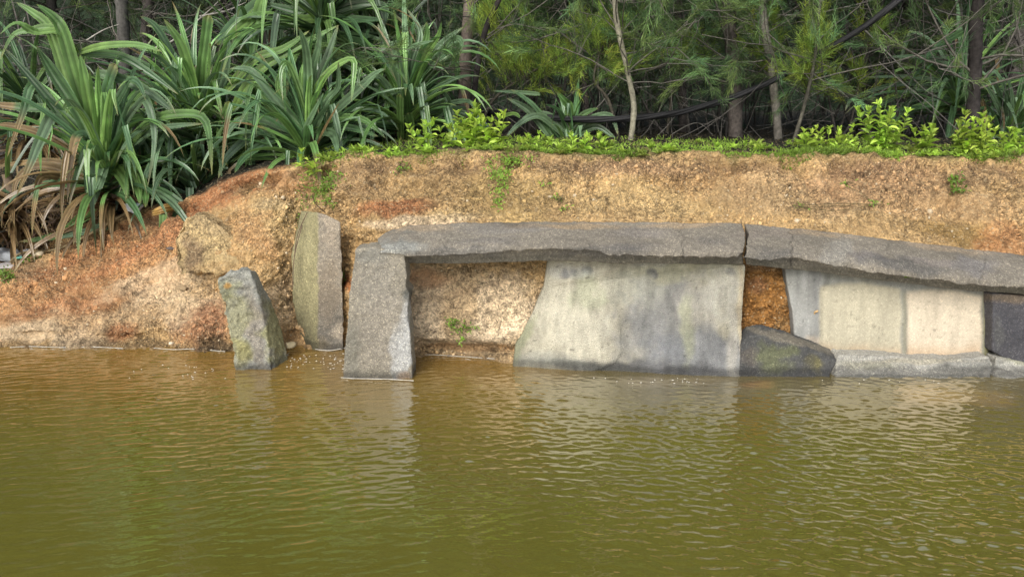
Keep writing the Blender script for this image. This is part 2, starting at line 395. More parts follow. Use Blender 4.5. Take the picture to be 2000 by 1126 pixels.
vidx = lambda v: np.interp(v, Vt, np.arange(nv))
def terr(u, v):                        # surface point and normal at (u px column, v profile)
    i = np.clip(np.round(np.interp(u, U, np.arange(nu))).astype(int), 0, nu - 1)
    j = np.clip(np.round(vidx(v)).astype(int), 0, nv - 1)
    return G2[i, j], NG[i, j]
def ground_z(x, Y):                    # height of the level ground behind the edge
    u = CX + F * x / (Y * cp - (1.0 - CAMH) * sp)
    i = int(np.clip(np.round(np.interp(u, U, np.arange(nu))), 0, nu - 1))
    j0 = int(vidx(6.9))
    return float(np.interp(Y, G2[i, j0:, 1], G2[i, j0:, 2]))

# hillside added far behind the wood to close gaps to the sky
hx = np.linspace(-70, 70, 90); hy = np.linspace(26, 75, 40)
HX, HY = np.meshgrid(hx, hy, indexing='ij')
HZ = 1.0 + 11 * sstep(26, 44, HY) + 2.5 * fbm(np.stack([HX, HY, HX * 0], -1), 0.15, 4, 3)
HC = np.broadcast_to(np.array((0.03, 0.045, 0.025)), HX.shape + (3,)) * (1 + 0.6 * fbm(np.stack([HX, HY, HZ], -1), 0.8, 4, 5))[..., None]
id2 = np.arange(HX.size).reshape(HX.shape)
mb = MB(); mb.add(np.stack([HX, HY, HZ], -1), Q=np.stack([id2[:-1, :-1], id2[1:, :-1], id2[1:, 1:], id2[:-1, 1:]], -1).reshape(-1, 4), c=HC.reshape(-1, 3))
tag(mb.build("backdrop", plain("overgrown_backdrop", 0.9, 1.5, 0.5, 0.2, 0.1), smooth=True), "dark overgrown hillside added beyond the wood to close off the sky", "backdrop", kind='structure')

# ------------------------------------------------------------------ water
rng = np.random.default_rng(5)
wx = np.concatenate([-np.geomspace(60, 4.9, 30), np.linspace(-4.8, 4.8, 1100), np.geomspace(4.9, 60, 30)])
wy = np.concatenate([np.linspace(-60, 1.8, 40), np.linspace(1.85, 5.5, 760)])
X, Yg = np.meshgrid(wx, wy, indexing='ij'); Zw = np.zeros_like(X)
fine = sstep(-4.9, -4.6, X) * (1 - sstep(4.6, 4.9, X)) * sstep(1.8, 2.0, Yg)
P3 = np.stack([X, Yg, 0 * X], -1)
am = 0.62 + 0.55 * fbm(P3, 1.1, 3, 21)
right = sstep(-1.2, 0.8, X)
calm = sstep(2.1, 3.7, Yg + 0.25 * X + 0.25 * fbm(P3, 1.3, 3, 23))
shore = 1 - 0.55 * sstep(4.35, 4.75, Yg + 0.1 * fbm(P3, 2, 3, 22)) * right
wl_amp = []
for i in range(70):
    lam = rng.uniform(0.038, 0.078) if i < 50 else (rng.uniform(0.028, 0.038) if i < 64 else rng.uniform(.11, .2))
    left = i % 2 == 0
    ang = R(rng.normal(14 if left else -15, 13 if left else 26))
    kx, ky = -math.sin(ang), math.cos(ang); kk = 2 * math.pi / lam
    a = 0.049 / kk * (1.0 if lam > 0.038 else 0.8)
    wgt = (1 - 0.8 * right) if left else (0.35 + 0.75 * right)
    ph = rng.uniform(0, 6.28) + 1.5 * vnoise(P3, 1.7, 200 + i)
    sh = np.sin(kk * (kx * X + ky * Yg) + ph)
    Zw += a * wgt * (sh + 0.25 * (sh * sh - 0.5))
Zw *= am * fine * (0.30 + 0.70 * calm) * shore
ppx, ppy = proj(P3)
olive = np.array((0.138, 0.124, 0.019)); brown = np.array((0.210, 0.118, 0.022)); greyb = np.array((0.105, 0.092, 0.045))
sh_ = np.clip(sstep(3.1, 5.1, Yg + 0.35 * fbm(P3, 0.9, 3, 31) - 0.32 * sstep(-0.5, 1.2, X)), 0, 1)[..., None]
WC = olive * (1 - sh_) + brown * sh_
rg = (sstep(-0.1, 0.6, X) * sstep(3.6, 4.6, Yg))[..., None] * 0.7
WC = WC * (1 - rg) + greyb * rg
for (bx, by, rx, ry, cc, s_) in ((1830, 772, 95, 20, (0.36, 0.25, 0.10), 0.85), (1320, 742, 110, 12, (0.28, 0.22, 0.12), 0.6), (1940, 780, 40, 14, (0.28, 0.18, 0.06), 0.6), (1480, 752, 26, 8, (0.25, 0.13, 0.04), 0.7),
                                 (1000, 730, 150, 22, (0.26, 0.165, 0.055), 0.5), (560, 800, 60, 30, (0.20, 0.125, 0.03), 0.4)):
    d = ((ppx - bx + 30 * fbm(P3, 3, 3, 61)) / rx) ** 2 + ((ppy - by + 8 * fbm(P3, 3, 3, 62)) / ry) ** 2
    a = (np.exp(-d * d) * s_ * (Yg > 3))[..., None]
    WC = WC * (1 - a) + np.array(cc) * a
id3 = np.arange(X.size).reshape(X.shape)
mb = MB(); mb.add(np.stack([X, Yg, Zw], -1), Q=np.stack([id3[:-1, :-1], id3[1:, :-1], id3[1:, 1:], id3[:-1, 1:]], -1).reshape(-1, 4), c=WC.reshape(-1, 3))
tag(mb.build("river_water", M_WATER, smooth=True), "muddy olive river water with small ripples", "water", kind='structure')

# ------------------------------------------------------------------ concrete blocks: solids re-meshed finely, then worn
def solid(name, verts, faces, voxel, mat, wear, paintf, cut=None, bend=None, parent=None, smooth=True):
    me = bpy.data.meshes.new("raw"); me.from_pydata([tuple(map(float, v)) for v in verts], [], faces)
    o = bpy.data.objects.new("raw", me); col.objects.link(o)
    rm = o.modifiers.new("r", 'REMESH'); rm.mode = 'VOXEL'; rm.voxel_size = voxel
    dg = bpy.context.evaluated_depsgraph_get(); ev = o.evaluated_get(dg); m2 = bpy.data.meshes.new_from_object(ev)
    bpy.data.objects.remove(o); bpy.data.meshes.remove(me)
    n = len(m2.vertices); V = np.zeros(n * 3, np.float32); m2.vertices.foreach_get("co", V); V = V.reshape(-1, 3).astype(float)
    Nr = np.zeros(n * 3, np.float32); m2.vertices.foreach_get("normal", Nr); Nr = Nr.reshape(-1, 3)
    if bend: V = bend(V)
    V0 = V.copy()
    V = V + Nr * wear(V)[:, None]
    if cut: V = cut(V, Nr)
    cen = V0.mean(0); base = np.array([cen[0], cen[1], V[:, 2].min()])
    Cc = paintf(V0)
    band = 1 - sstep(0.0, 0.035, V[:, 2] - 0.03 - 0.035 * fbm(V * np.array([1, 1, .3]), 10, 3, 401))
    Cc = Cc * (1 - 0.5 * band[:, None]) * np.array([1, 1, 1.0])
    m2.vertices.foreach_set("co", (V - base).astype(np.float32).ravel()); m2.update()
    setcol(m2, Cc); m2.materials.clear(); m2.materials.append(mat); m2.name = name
    m2.polygons.foreach_set("use_smooth", np.full(len(m2.polygons), smooth))
    ob = bpy.data.objects.new(name, m2); col.objects.link(ob)
    if parent is None: ob.location = base
    else: ob.parent = parent; ob.location = base - np.array(parent.location)
    return ob
def prism(front, back):
    n = len(front); V = list(front) + list(back)
    tri = mgeo.tessellate_polygon([[Vector((p[0], p[2], 0)) for p in front]])
    Fc = [tuple(t) for t in tri] + [tuple(i + n for i in reversed(t)) for t in tri]
    def area(t): a, b, c = [front[i] for i in t]; return (b[0] - a[0]) * (c[2] - a[2]) - (b[2] - a[2]) * (c[0] - a[0])
    if sum(area(t) for t in tri) > 0: pass
    for i in range(n): j = (i + 1) % n; Fc.append((i, i + n, j + n, j))
    me = bpy.data.meshes.new("t"); me.from_pydata([tuple(map(float, v)) for v in V], [], Fc)
    import bmesh
    bm = bmesh.new(); bm.from_mesh(me); bmesh.ops.recalc_face_normals(bm, faces=bm.faces); bm.to_mesh(me); bm.free()
    Vv = [tuple(v.co) for v in me.vertices]; FF = [tuple(p.vertices) for p in me.polygons]; bpy.data.meshes.remove(me)
    return Vv, FF
def wearf(a1=0.012, s1=9, a2=0.005, s2=40, seed=0, ed=0):
    return lambda V: fbm(V, s1, 3, seed) * a1 + fbm(V, s2, 3, seed + 9) * a2
GR, GRD, PAL, MOSS = (0.19, 0.18, 0.16), (0.075, 0.075, 0.075), (0.34, 0.315, 0.235), (0.17, 0.17, 0.045)

# the kerb beam in two broken lengths
bx_ = np.array([735, 760, 800, 900, 1080, 1200, 1330, 1440, 1500, 1600, 1700, 1800, 1900, 2000, 2200, 2700.])
b_back = np.array([468, 450, 440, 435, 433, 433, 434, 436, 441, 450, 463, 475, 486, 498, 520, 560.])
b_sho = np.array([484, 474, 474, 474, 470, 474, 477, 479, 484, 493, 504, 516, 528, 541, 562, 600.])
b_frt = np.array([492, 494, 499, 500, 494, 499, 500, 501, 507, 517, 530, 543, 555, 562, 584, 625.])
def chip(u):
    p = np.array([u, 0.0, 0.0])
    return float(9 * sstep(-0.1, 0.5, vnoise(p, 0.009, 333)) + 2.5 * max(0, vnoise(p, 0.04, 334)) + 1.8 * vnoise(p, .15, 335)) - 3.0
def beam(name, u0, u1, zig0, zig1, label):
    us = np.arange(u0, u1 + 0.1, 6.0); rows = []
    for u in us:
        pb, ps, pf = (np.interp(u, bx_, a) for a in (b_back, b_sho, b_frt)); ch = chip(u); pf0 = pf; pf = pf - ch; ps = ps - .25 * ch
        zb, zs, zf = zat(pb, 5.0), zat(ps, 4.70), zat(pf, 4.64)
        zm = 0.5 * (zb + zs) + 0.012
        sec = [(5.0, zb), (4.85, zm), (4.70, zs), (4.65, 0.55 * zs + 0.45 * zf), (4.64, zf), (4.74, zf - 0.005), (4.755, zat(pf0, 4.64) - 0.075), (5.06, zat(pf0, 4.64) - 0.075), (5.06, zb - 0.02)]
        rows.append([(XatYZ(u, y, z), y, z) for y, z in sec])
    rows = np.array(rows); k = rows.shape[1]
    zz = [.01, .035, -.008, .022, -.015, .012, .02, 0, 0]
    if zig0: rows[:3, :, 0] += np.array(zz[:k]) * zig0
    if zig1: rows[-3:, :, 0] += np.array(zz[:k]) * zig1
    n = len(rows); V = rows.reshape(-1, 3).tolist(); Fc = []
    for i in range(n - 1):
        for j in range(k):
            a, b = i * k + j, i * k + (j + 1) % k; Fc.append((a, b, b + k, a + k))
    Fc.append(tuple(range(k - 1, -1, -1))); Fc.append(tuple((n - 1) * k + j for j in range(k)))
    cracks = [(1335, 0.0045, 0.009), (1545, 0.005, 0.012), (1650, 0.004, 0.003), (1732, 0.004, 0.006), (1922, 0.0045, 0.009), (1010, 0.004, 0.004), (870, 0.004, 0.003)]
    def wear(V):
        px, py = proj(V)
        lip = np.exp(-((py - np.interp(px, bx_, b_frt)) / 9.0) ** 2) * (V[:, 1] < 4.72)
        d = fbm(V, 9, 3, 5) * 0.008 + fbm(V, 45, 3, 6) * 0.005
        return d - lip * 0.006
    def cut(V, Nr):
        for cx_, wd, dp in cracks:
            xw = XatYZ(cx_, V[:, 1], V[:, 2]) + 0.03 * vnoise(V * np.array([0.1, 1, 1]), 14, int(cx_)) + 0.012 * vnoise(V * np.array([0.1, 1, 1]), 50, int(cx_))
            if wd > 0: V = V - Nr * (dp * np.exp(-((V[:, 0] - xw) / wd) ** 2))[:, None]
        return V
    def pf(V):
        Cc = paint(V, (0.20, 0.178, 0.142), [(1100, 442, 120, 5, 0, (.34, .25, .15), .7), (1330, 440, 70, 5, 0, (.32, .24, .15), .7), (820, 446, 60, 7, 0, (.34, .26, .17), .6), (1600, 456, 60, 5, 6, (.33, .25, .16), .7), (1850, 485, 90, 5, 7, (.32, .25, .17), .7), (950, 470, 60, 8, 0, (.13, .12, .11), .6), (1240, 480, 50, 7, 0, (.12, .11, .10), .6), (1390, 470, 30, 12, 0, (.13, .12, .11), .5), (1700, 500, 50, 9, 8, (.12, .11, .11), .6), (1820, 510, 40, 8, 8, (.25, .22, .2), .6), (770, 480, 50, 20, 0, (0.25, 0.26, 0.24), .7), (900, 492, 90, 10, 0, GRD, .5), (1180, 490, 90, 12, 0, GRD, .5), (1500, 500, 60, 14, 0, GRD, .5), (1500, 455, 60, 10, 0, (.21, .18, .15), .6),
            (1770, 520, 90, 14, 8, GRD, .6), (1640, 490, 20, 30, 0, (.26, .25, .22), .5), (1250, 455, 60, 12, 0, (.2, .18, .16), .6), (1000, 448, 90, 9, 0, (.2, .185, .165), .6), (1900, 520, 40, 18, 0, (.2, .19, .19), .6)], 0.3, 15, 9)
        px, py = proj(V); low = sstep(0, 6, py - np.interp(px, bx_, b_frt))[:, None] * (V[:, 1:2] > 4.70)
        Cc = Cc * (1 - 0.45 * low) + np.array((0.05, 0.048, 0.03)) * 0.45 * low  # recess face under the lip: its shade and moss darkened into the colour
        for cx_, wd, dp in cracks:
            if wd > 0:
                xw = XatYZ(cx_, V[:, 1], V[:, 2]) + 0.03 * vnoise(V * np.array([0.1, 1, 1]), 14, int(cx_)) + 0.012 * vnoise(V * np.array([0.1, 1, 1]), 50, int(cx_))
                a = np.exp(-((V[:, 0] - xw) / (wd * .8)) ** 2)[:, None] * min(1, dp * 60); Cc = Cc * (1 - a) + 0.02 * a
        return Cc
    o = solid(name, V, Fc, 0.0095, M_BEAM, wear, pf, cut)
    return tag(o, label, "kerb beam", "broken lengths of the concrete kerb")
beam("kerb_beam", 738, 1446, 0, 1, "long grey concrete kerb beam spanning the hollow from the upright pillar to the wide crack")
beam("kerb_beam", 1452, 2640, 1, 0, "sagging grey concrete kerb beam right of the wide crack, thin cracks across it")

# pillar
def pts(L, Y=None): return [W(p[0], p[1], p[2] if len(p) > 2 else Y) for p in L]
fr = pts([(694, 487, 4.66), (730, 482, 4.67), (762, 488, 4.66), (790, 493, 4.66), (795, 540, 4.645), (793, 560, 4.64), (800, 574, 4.635), (797, 590, 4.63), (796, 622, 4.62), (802, 650, 4.61), (803, 690, 4.59), (806, 742, 4.56)])
foot = [np.array([fr[-1][0] + 0.01, 4.50, -0.25]), np.array([W(668, 740, 4.56)[0] - 0.01, 4.50, -0.25])]
fr = fr + foot + pts([(668, 740, 4.56), (676, 660, 4.6), (683, 580, 4.63)])
bk = [p + np.array([0, 0.19, 0]) for p in fr]
V, Fc = prism(fr, bk)
pil_paint = lambda V: paint(V, (0.25, 0.225, 0.175), [(787, 690, 20, 70, 4, (0.36, 0.36, 0.34), .95, .2), (792, 640, 12, 60, 0, (0.38, 0.38, 0.36), .9, .2), (715, 500, 40, 14, 0, (.17, .17, .15), .6), (690, 700, 18, 60, 0, (.15, .15, .12), .5),
    (740, 560, 40, 50, 0, (.27, .25, .21), .5), (795, 580, 10, 14, 0, (.06, .06, .05), .8), (745, 640, 40, 60, 0, (.29, .26, .21), .5), (792, 732, 14, 9, 0, (.45, .31, .2), .7), (740, 728, 60, 8, 0, (.14, .13, .1), .5)], 0.15, 25)
o = solid("concrete_pillar", V, Fc, 0.007, M_SLAB, wearf(0.010, 9, 0.006, 45, 3), pil_paint)
tag(o, "grey pebbly concrete pillar standing upright in the water under the kerb beam's left end", "pillar")

# slab seen edge-on with mossy side
def mossy(V, *a):
    C_ = paint(V, *a); px, py = proj(V); k = (1 - sstep(619, 624, px + 2 * vnoise(V, 20, 3)))[:, None]
    m = np.array((.27, .245, .13)) * (1 + .35 * fbm(V * np.array([1, 1, .4]), 14, 4, 66))[:, None]
    lo = sstep(570, 670, py)[:, None]; m = m * (1 - .4 * lo)
    return C_ * (1 - k) + m * k
fr = pts([(622, 416, 5.22), (640, 420, 5.21), (664, 433, 5.2), (668, 500, 5.19), (671, 600, 5.17), (672, 676, 5.15)]) + [np.array([W(672, 676, 5.15)[0], 5.10, -0.2]), np.array([W(612, 680, 5.15)[0], 5.10, -0.2])] + pts([(613, 676, 5.15), (622, 560, 5.18), (621, 480, 5.2)])
off = {0: (586, 438, 5.45), 10: (568, 500, 5.44), 9: (572, 590, 5.40), 8: (590, 668, 5.30), 7: (600, 700, 5.24)}
bk = []
for i, p in enumerate(fr):
    q = W(*off[i]) if i in off else None
    if q is None: q = p + np.array([-0.30, 0.42, -0.03])
    bk.append(q)
V, Fc = prism(fr, bk)
o = solid("concrete_slab", V, Fc, 0.008, M_SLAB, wearf(0.010, 8, 0.005, 45, 13),
    lambda V: mossy(V, (0.30, 0.26, 0.20), [(640, 640, 30, 60, 0, (0.13, 0.12, 0.10), .85), (645, 450, 20, 40, 0, (.42, .35, .26), .7), (640, 560, 20, 60, 0, (.24, .19, .13), .5), (600, 660, 30, 20, 0, (.15, .12, .06), .6)], 0.2, 35, 8))
tag(o, "standing concrete slab with olive mossy side, edge towards the water, left of the pillar", "concrete slab", "concrete slabs fallen from the bank wall")

# leaning rough slab
fr = pts([(426, 548, 4.92), (446, 534, 4.94), (488, 527, 4.96), (503, 575, 4.93), (520, 640, 4.85), (528, 716, 4.74)]) + [np.array([W(530, 716, 4.74)[0] + .03, 4.66, -0.22]), np.array([W(462, 713, 4.74)[0] + .03, 4.66, -0.22])] + pts([(460, 712, 4.74), (447, 640, 4.83), (434, 580, 4.9)])
bk = [p + np.array([0.05, 0.2, 0.0]) for p in fr]
for i, q in {2: (498, 532, 5.14), 3: (528, 586, 5.1), 4: (548, 640, 5.03), 5: (560, 690, 4.95)}.items(): bk[i] = W(*q)
V, Fc = prism(fr, bk)
o = solid("concrete_slab", V, Fc, 0.007, M_SLAB, lambda V: fbm(V, 9, 3, 71) * 0.009 + .004 + fbm(V, 26, 4, 72) * 0.032 * (1 - sstep(480, 500, proj(V)[0] - (proj(V)[1] - 560) * 0.3) * .7),
    lambda V: paint(V, (0.27, 0.27, 0.235), [(460, 640, 26, 70, 0, (0.24, 0.22, 0.07), .5), (470, 690, 24, 20, 0, (.22, .2, .06), .6), (450, 560, 24, 24, 0, (.2, .2, .08), .5), (500, 650, 16, 90, -12, (.22, .19, .15), .7), (535, 650, 18, 70, -14, (.2, .19, .06), .7), (447, 556, 7, 6, 0, (.5, .25, .04), .7)], 0.25, 45, 9))
tag(o, "rough lichen-spotted concrete slab leaning to the left at the water's edge", "concrete slab", "concrete slabs fallen from the bank wall")

# large fabric-cast panel
fr = pts([(1072, 503, 4.93), (1160, 506, 4.86), (1250, 510, 4.82), (1350, 513, 4.80), (1456, 517, 4.80), (1454, 580, 4.76), (1450, 640, 4.70), (1444, 736, 4.60), (1330, 735, 4.60), (1230, 730, 4.63), (1160, 723, 4.67), (1090, 715, 4.74), (1000, 710, 4.82), (1010, 672, 4.86), (1026, 645, 4.88), (1040, 610, 4.90), (1062, 560, 4.93)])
base = [np.array([p[0] + 0.0, p[1] - 0.07, -0.22]) for p in fr[7:13]]
fr = fr[:7] + base + fr[13:]
bk = [p + np.array([0.0, 0.07, 0]) for p in fr]
V, Fc = prism(fr, bk)
def bulge(V):
    px, py = proj(V); V = V.copy()
    V[:, 1] += -0.045 * np.exp(-((px - 1110) / 80) ** 2) * sstep(480, 640, py) + 0.02 * np.sin((px - 1000) / 70.0) * sstep(520, 600, py)
    return V
pan_paint = lambda V: paint(V, PAL, [(1140, 600, 110, 110, 20, (.46, .43, .335), .85), (1290, 610, 60, 120, 0, (.17, .17, .165), .85), (1250, 660, 50, 70, 0, (.22, .22, .21), .6), (1380, 690, 110, 50, 0, (.16, .165, .17), .9), (1270, 722, 170, 18, 2, (.10, .10, .10), .85), (1130, 712, 100, 8, 7, (.14, .14, .12), .8),
    (1330, 530, 110, 16, 0, (.27, .26, .17), .7), (1105, 534, 9, 12, 0, (.05, .05, .05), .9), (1122, 530, 8, 9, 0, (.07, .07, .06), .85), (1150, 527, 12, 8, 0, (.09, .09, .09), .85), (1270, 532, 9, 9, 0, (.08, .08, .09), .8), (1425, 533, 10, 8, 0, (.07, .07, .07), .85),
    (1360, 600, 40, 60, 0, (.40, .38, .33), .5), (1240, 560, 50, 30, 0, (.30, .30, .24), .5), (1060, 700, 80, 14, 6, (.25, .25, .21), .6), (1150, 560, 30, 40, 20, (.32, .34, .22), .5), (1340, 640, 14, 60, 0, (.33, .34, .2), .5), (1120, 530, 50, 16, 0, (.42, .42, .40), .4),
    (1432, 640, 10, 100, 0, (.33, .31, .26), .7), (1448, 600, 6, 90, 0, (.40, .33, .22), .6), (1400, 570, 40, 40, 0, (.36, .35, .3), .6), (1020, 660, 10, 50, 25, (.2, .22, .12), .6)], 0.14, 55, 7, .30)
def pan_wear(V):
    px, py = proj(V)
    edge = 1195 + 20 * np.sin(py / 30.0)
    step = 0.012 * (1 - sstep(-3, 3, px - np.interp(py, [600, 640, 690, 710, 725], [1215, 1212, 1214, 1200, 1160]))) * sstep(600, 640, py)
    return fbm(V, 4, 2, 81) * 0.008 + fbm(V, 30, 2, 82) * 0.001 + step
o = solid("mortar_panel", V, Fc, 0.008, M_PANEL, pan_wear, pan_paint, bend=bulge)
tag(o, "large pale fabric-textured mortar panel with grey stains standing in the water beneath the kerb beam", "wall panel", "revetment panels under the kerb")

# right-hand panel with two pale squares
fr = pts([(1533, 517, 4.85), (1640, 523, 4.85), (1760, 534, 4.85), (1860, 549, 4.85), (1932, 566, 4.85), (1934, 640, 4.83), (1930, 712, 4.80), (1760, 722, 4.80), (1640, 720, 4.80), (1560, 700, 4.80), (1552, 660, 4.81), (1548, 610, 4.83), (1538, 560, 4.84)])
bk = [p + np.array([0, 0.08, 0]) for p in fr]
V, Fc = prism(fr, bk)
GP = (.21, .21, .185)
def rp_paint(V):
    px, py = proj(V); wob = 5 * fbm(V, 8, 3, 91); wob2 = 6 * fbm(V, 8, 3, 92)
    C_ = paint(V, GP, [(1570, 600, 30, 90, 0, (.32, .32, .30), .7), (1595, 580, 10, 100, 0, (.2, .2, .19), .6), (1700, 535, 110, 10, 4, (.2, .19, .15), .6), (1590, 670, 30, 16, 0, (.45, .37, .28), .6), (1855, 545, 14, 8, 0, (.12, .12, .12), .6)], 0.15, 65, 7, .25)
    for (x0, x1, ya, yb, c, lw) in ((1601, 1762, 548, 695, (.44, .40, .29), .9), (1771, 1919, 562, 702, (.54, .465, .35), .95)):
        top = ya + (px - x0) * 0.05 + 10 * ((px - (x0 + x1) / 2) / 80) ** 2
        a = sstep(x0 - 4, x0 + 5, px + wob) * (1 - sstep(x1 - 5, x1 + 3, px + wob)) * sstep(-5, 8, py - top + wob2)
        a = (a * lw)[:, None]
        cc = np.array(c) * (1 + 0.12 * fbm(V, 7, 3, 93) - .16 * np.clip(fbm(V * np.array([1, 1, .12]), 24, 4, 94) * 1.6, -.5, 1) - .3 * sstep(.4, .5, fbm(V, 40, 3, 97)))[:, None]
        lowt = sstep(660, 700, py + wob2 * 2)[:, None] * 0.6
        cc = cc * (1 - lowt) + np.array((.46, .30, .17)) * lowt
        C_ = C_ * (1 - a) + cc * a
    e = np.exp(-((px - 1926) / 6) ** 2)[:, None] * .7; C_ = C_ * (1 - e) + np.array((.14, .13, .03)) * e
    e = np.exp(-((px - 1767 + wob * .4) / 4) ** 2)[:, None] * .5 * sstep(560, 580, py)[:, None]; C_ = C_ * (1 - e) + np.array((.24, .22, .13)) * e
    return C_
def rp_wear(V):
    px, py = proj(V)
    rec = np.zeros(len(V))
    for (x0, x1, ya) in ((1603, 1762, 550), (1771, 1919, 563)):
        top = ya + (px - x0) * 0.05 + 10 * ((px - (x0 + x1) / 2) / 80) ** 2
        rec = rec + sstep(x0 - 4, x0 + 8, px) * (1 - sstep(x1 - 8, x1 + 4, px)) * sstep(-6, 10, py - top)
    return fbm(V, 5, 2, 95) * 0.005 + fbm(V, 30, 2, 96) * 0.001 - 0.012 * rec
o = solid("wall_panel", V, Fc, 0.008, M_SMOOTH, rp_wear, rp_paint)
tag(o, "concrete panel with two pale square fields below the sagging kerb beam", "wall panel", "revetment panels under the kerb")

# dark fallen slab
fr = pts([(1447, 672, 4.66), (1465, 656, 4.67), (1492, 652, 4.68), (1530, 662, 4.68), (1570, 676, 4.68), (1610, 690, 4.67), (1634, 702, 4.66), (1630, 716, 4.65), (1620, 736, 4.60)]) + [np.array([W(1620, 736, 4.6)[0], 4.55, -0.2]), np.array([W(1443, 737, 4.6)[0], 4.55, -0.2])] + pts([(1443, 736, 4.60)])
bk = [p + np.array([0.01, 0.13, 0.03]) for p in fr]
V, Fc = prism(fr, bk)
o = solid("fallen_slab", V, Fc, 0.007, M_SLAB, lambda V: fbm(V, 9, 3, 101) * .010 + fbm(V, 45, 3, 102) * .006 + 0.012 * sstep(0, .03, 4.80 - V[:, 1]) * 0,
    lambda V: paint(V, (.075, .075, .072), [(1520, 700, 30, 30, 0, (.13, .14, .06), .6), (1590, 715, 20, 14, 0, (.16, .14, .04), .6), (1540, 662, 90, 7, 16, (.19, .17, .13), .85), (1470, 700, 14, 20, 0, (.12, .1, .08), .5), (1575, 710, 16, 18, 0, (.05, .05, .05), .5)], .3, 75, 9))
tag(o, "dark wedge-shaped slab fallen at the foot of the gap between the panels", "concrete slab", "concrete slabs fallen from the bank wall")

# footing ledge, two lengths parted by a crack
def ledge(L, name, label, seed):
    top = [(p[0], p[1]) for p in L]
    fr = pts([(x, y, 4.70) for x, y in top]) 
    x1, x0 = top[-1][0], top[0][0]
    fr += [np.array([XatYZ(x1 + (0 if x1 > 2100 else -4), 4.58, 0.0), 4.58, 0.0]), np.array([XatYZ(x1, 4.56, -.2), 4.56, -0.2]), np.array([XatYZ(x0, 4.56, -.2), 4.56, -0.2]), np.array([XatYZ(x0, 4.58, 0), 4.58, 0.0])]
    bk = [np.array([p[0], 4.86, p[2]]) for p in fr]
    V, Fc = prism(fr, bk)
    o = solid(name, V, Fc, 0.008, M_SLAB, lambda V: fbm(V, 7, 3, seed) * .018 + fbm(V, 40, 3, seed + 1) * .007,
        lambda V: paint(V, (.34, .33, .29), [(1700, 712, 60, 10, 0, (.20, .19, .12), .5), (1800, 704, 90, 5, 0, (.26, .23, .15), .5), (1760, 734, 200, 4, 0, (.15, .15, .13), .6), (1900, 715, 60, 10, 0, (.25, .25, .22), .5), (1985, 700, 30, 10, 0, (.25, .25, .14), .5)], .22, 85, 9))
    return tag(o, label, "footing", "footing lengths at the wall's foot")
ledge([(1633, 700), (1640, 692), (1700, 694), (1780, 699), (1860, 703), (1900, 700), (1932, 697), (1940, 712)], "concrete_footing", "low rough grey concrete footing beneath the panel with pale squares", 111)
ledge([(1944, 712), (1946, 698), (1975, 702), (2030, 712), (2200, 712), (2600, 715)], "concrete_footing", "low grey concrete footing in front of the dark block, beyond the slanting crack", 121)

# dark block at the right edge
fr = pts([(1938, 572, 4.76), (1990, 577, 4.76), (2100, 584, 4.76), (2400, 600, 4.76), (2400, 715, 4.72), (2000, 708, 4.72), (1962, 700, 4.73), (1938, 686, 4.73), (1939, 640, 4.74)])
bk = [p + np.array([0.0, 0.16, 0]) for p in fr]
V, Fc = prism(fr, bk)
o = solid("dark_block", V, Fc, 0.008, M_SLAB, wearf(.009, 7, .005, 40, 131),
    lambda V: paint(V, (.075, .073, .08), [(1975, 580, 60, 8, 0, (.2, .15, .1), .7), (1980, 640, 30, 40, 0, (.06, .06, .07), .5), (1950, 650, 8, 30, 0, (.12, .12, .11), .5)], .3, 95, 9))
tag(o, "dark grey concrete block at the right edge under the kerb beam", "concrete block")
# mossy joint strip beside it
fr = pts([(1929, 568, 4.845), (1937, 570, 4.845), (1937, 652, 4.835), (1930, 690, 4.825), (1926, 690, 4.825), (1928, 620, 4.84)])
# ------------------------------------------------------------------ loose earth: clod, stones, pebbles
def rock(center, r, seed, sub=3, squash=(1, 1, 1), amp=0.35):
    import bmesh
    bm = bmesh.new(); bmesh.ops.create_icosphere(bm, subdivisions=sub, radius=1.0)
    V = np.array([v.co[:] for v in bm.verts]); T = np.array([[v.index for v in f.verts] for f in bm.faces]); bm.free()
    n = V.copy(); V = V * (1 + amp * fbm(n + seed * 3.7, 1.1, 4, seed))[:, None]
    V = V + n * (0.10 * fbm(n + seed, 4, 3, seed + 3))[:, None]
    rr_ = np.random.default_rng(seed)
    for _ in range(9):                                  # broken flat facets
        d = nrm(rr_.normal(size=3)); k = V @ d; V = V - d * (np.maximum(0, k - rr_.uniform(.5, .8)) * .85)[:, None]
    return V * r * np.array(squash) + center, T
fr = pts([(385, 414, 5.72), (412, 421, 5.70), (442, 441, 5.64), (470, 470, 5.57), (488, 500, 5.50), (482, 522, 5.45), (440, 530, 5.40), (400, 526, 5.40), (360, 532, 5.42), (348, 500, 5.50), (345, 458, 5.60), (362, 430, 5.68)])
fr = [p + np.array([0, -.07, 0]) for p in fr]
bk = [p + np.array([0.0, 0.30, -0.02]) for p in fr]
V, Fc = prism(fr, bk)
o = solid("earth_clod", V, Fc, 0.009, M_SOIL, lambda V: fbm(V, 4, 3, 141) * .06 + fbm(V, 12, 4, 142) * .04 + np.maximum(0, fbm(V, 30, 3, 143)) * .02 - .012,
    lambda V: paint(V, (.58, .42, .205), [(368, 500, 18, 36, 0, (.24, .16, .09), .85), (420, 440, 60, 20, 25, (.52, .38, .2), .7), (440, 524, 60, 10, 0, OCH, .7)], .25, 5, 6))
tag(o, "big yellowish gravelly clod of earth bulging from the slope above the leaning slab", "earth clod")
def stone(px, py, Y, r, c, label, seed, squash=(1, .8, .6), name="stone"):
    cc = W(px, py, Y); V, T = rock(cc, r, seed, 3, squash, .35)
    mb = MB(); mb.add(V, T, c=c); tag(mb.build(name, M_PEB, smooth=True, at=cc), label, "stone", "loose stones on the slope")
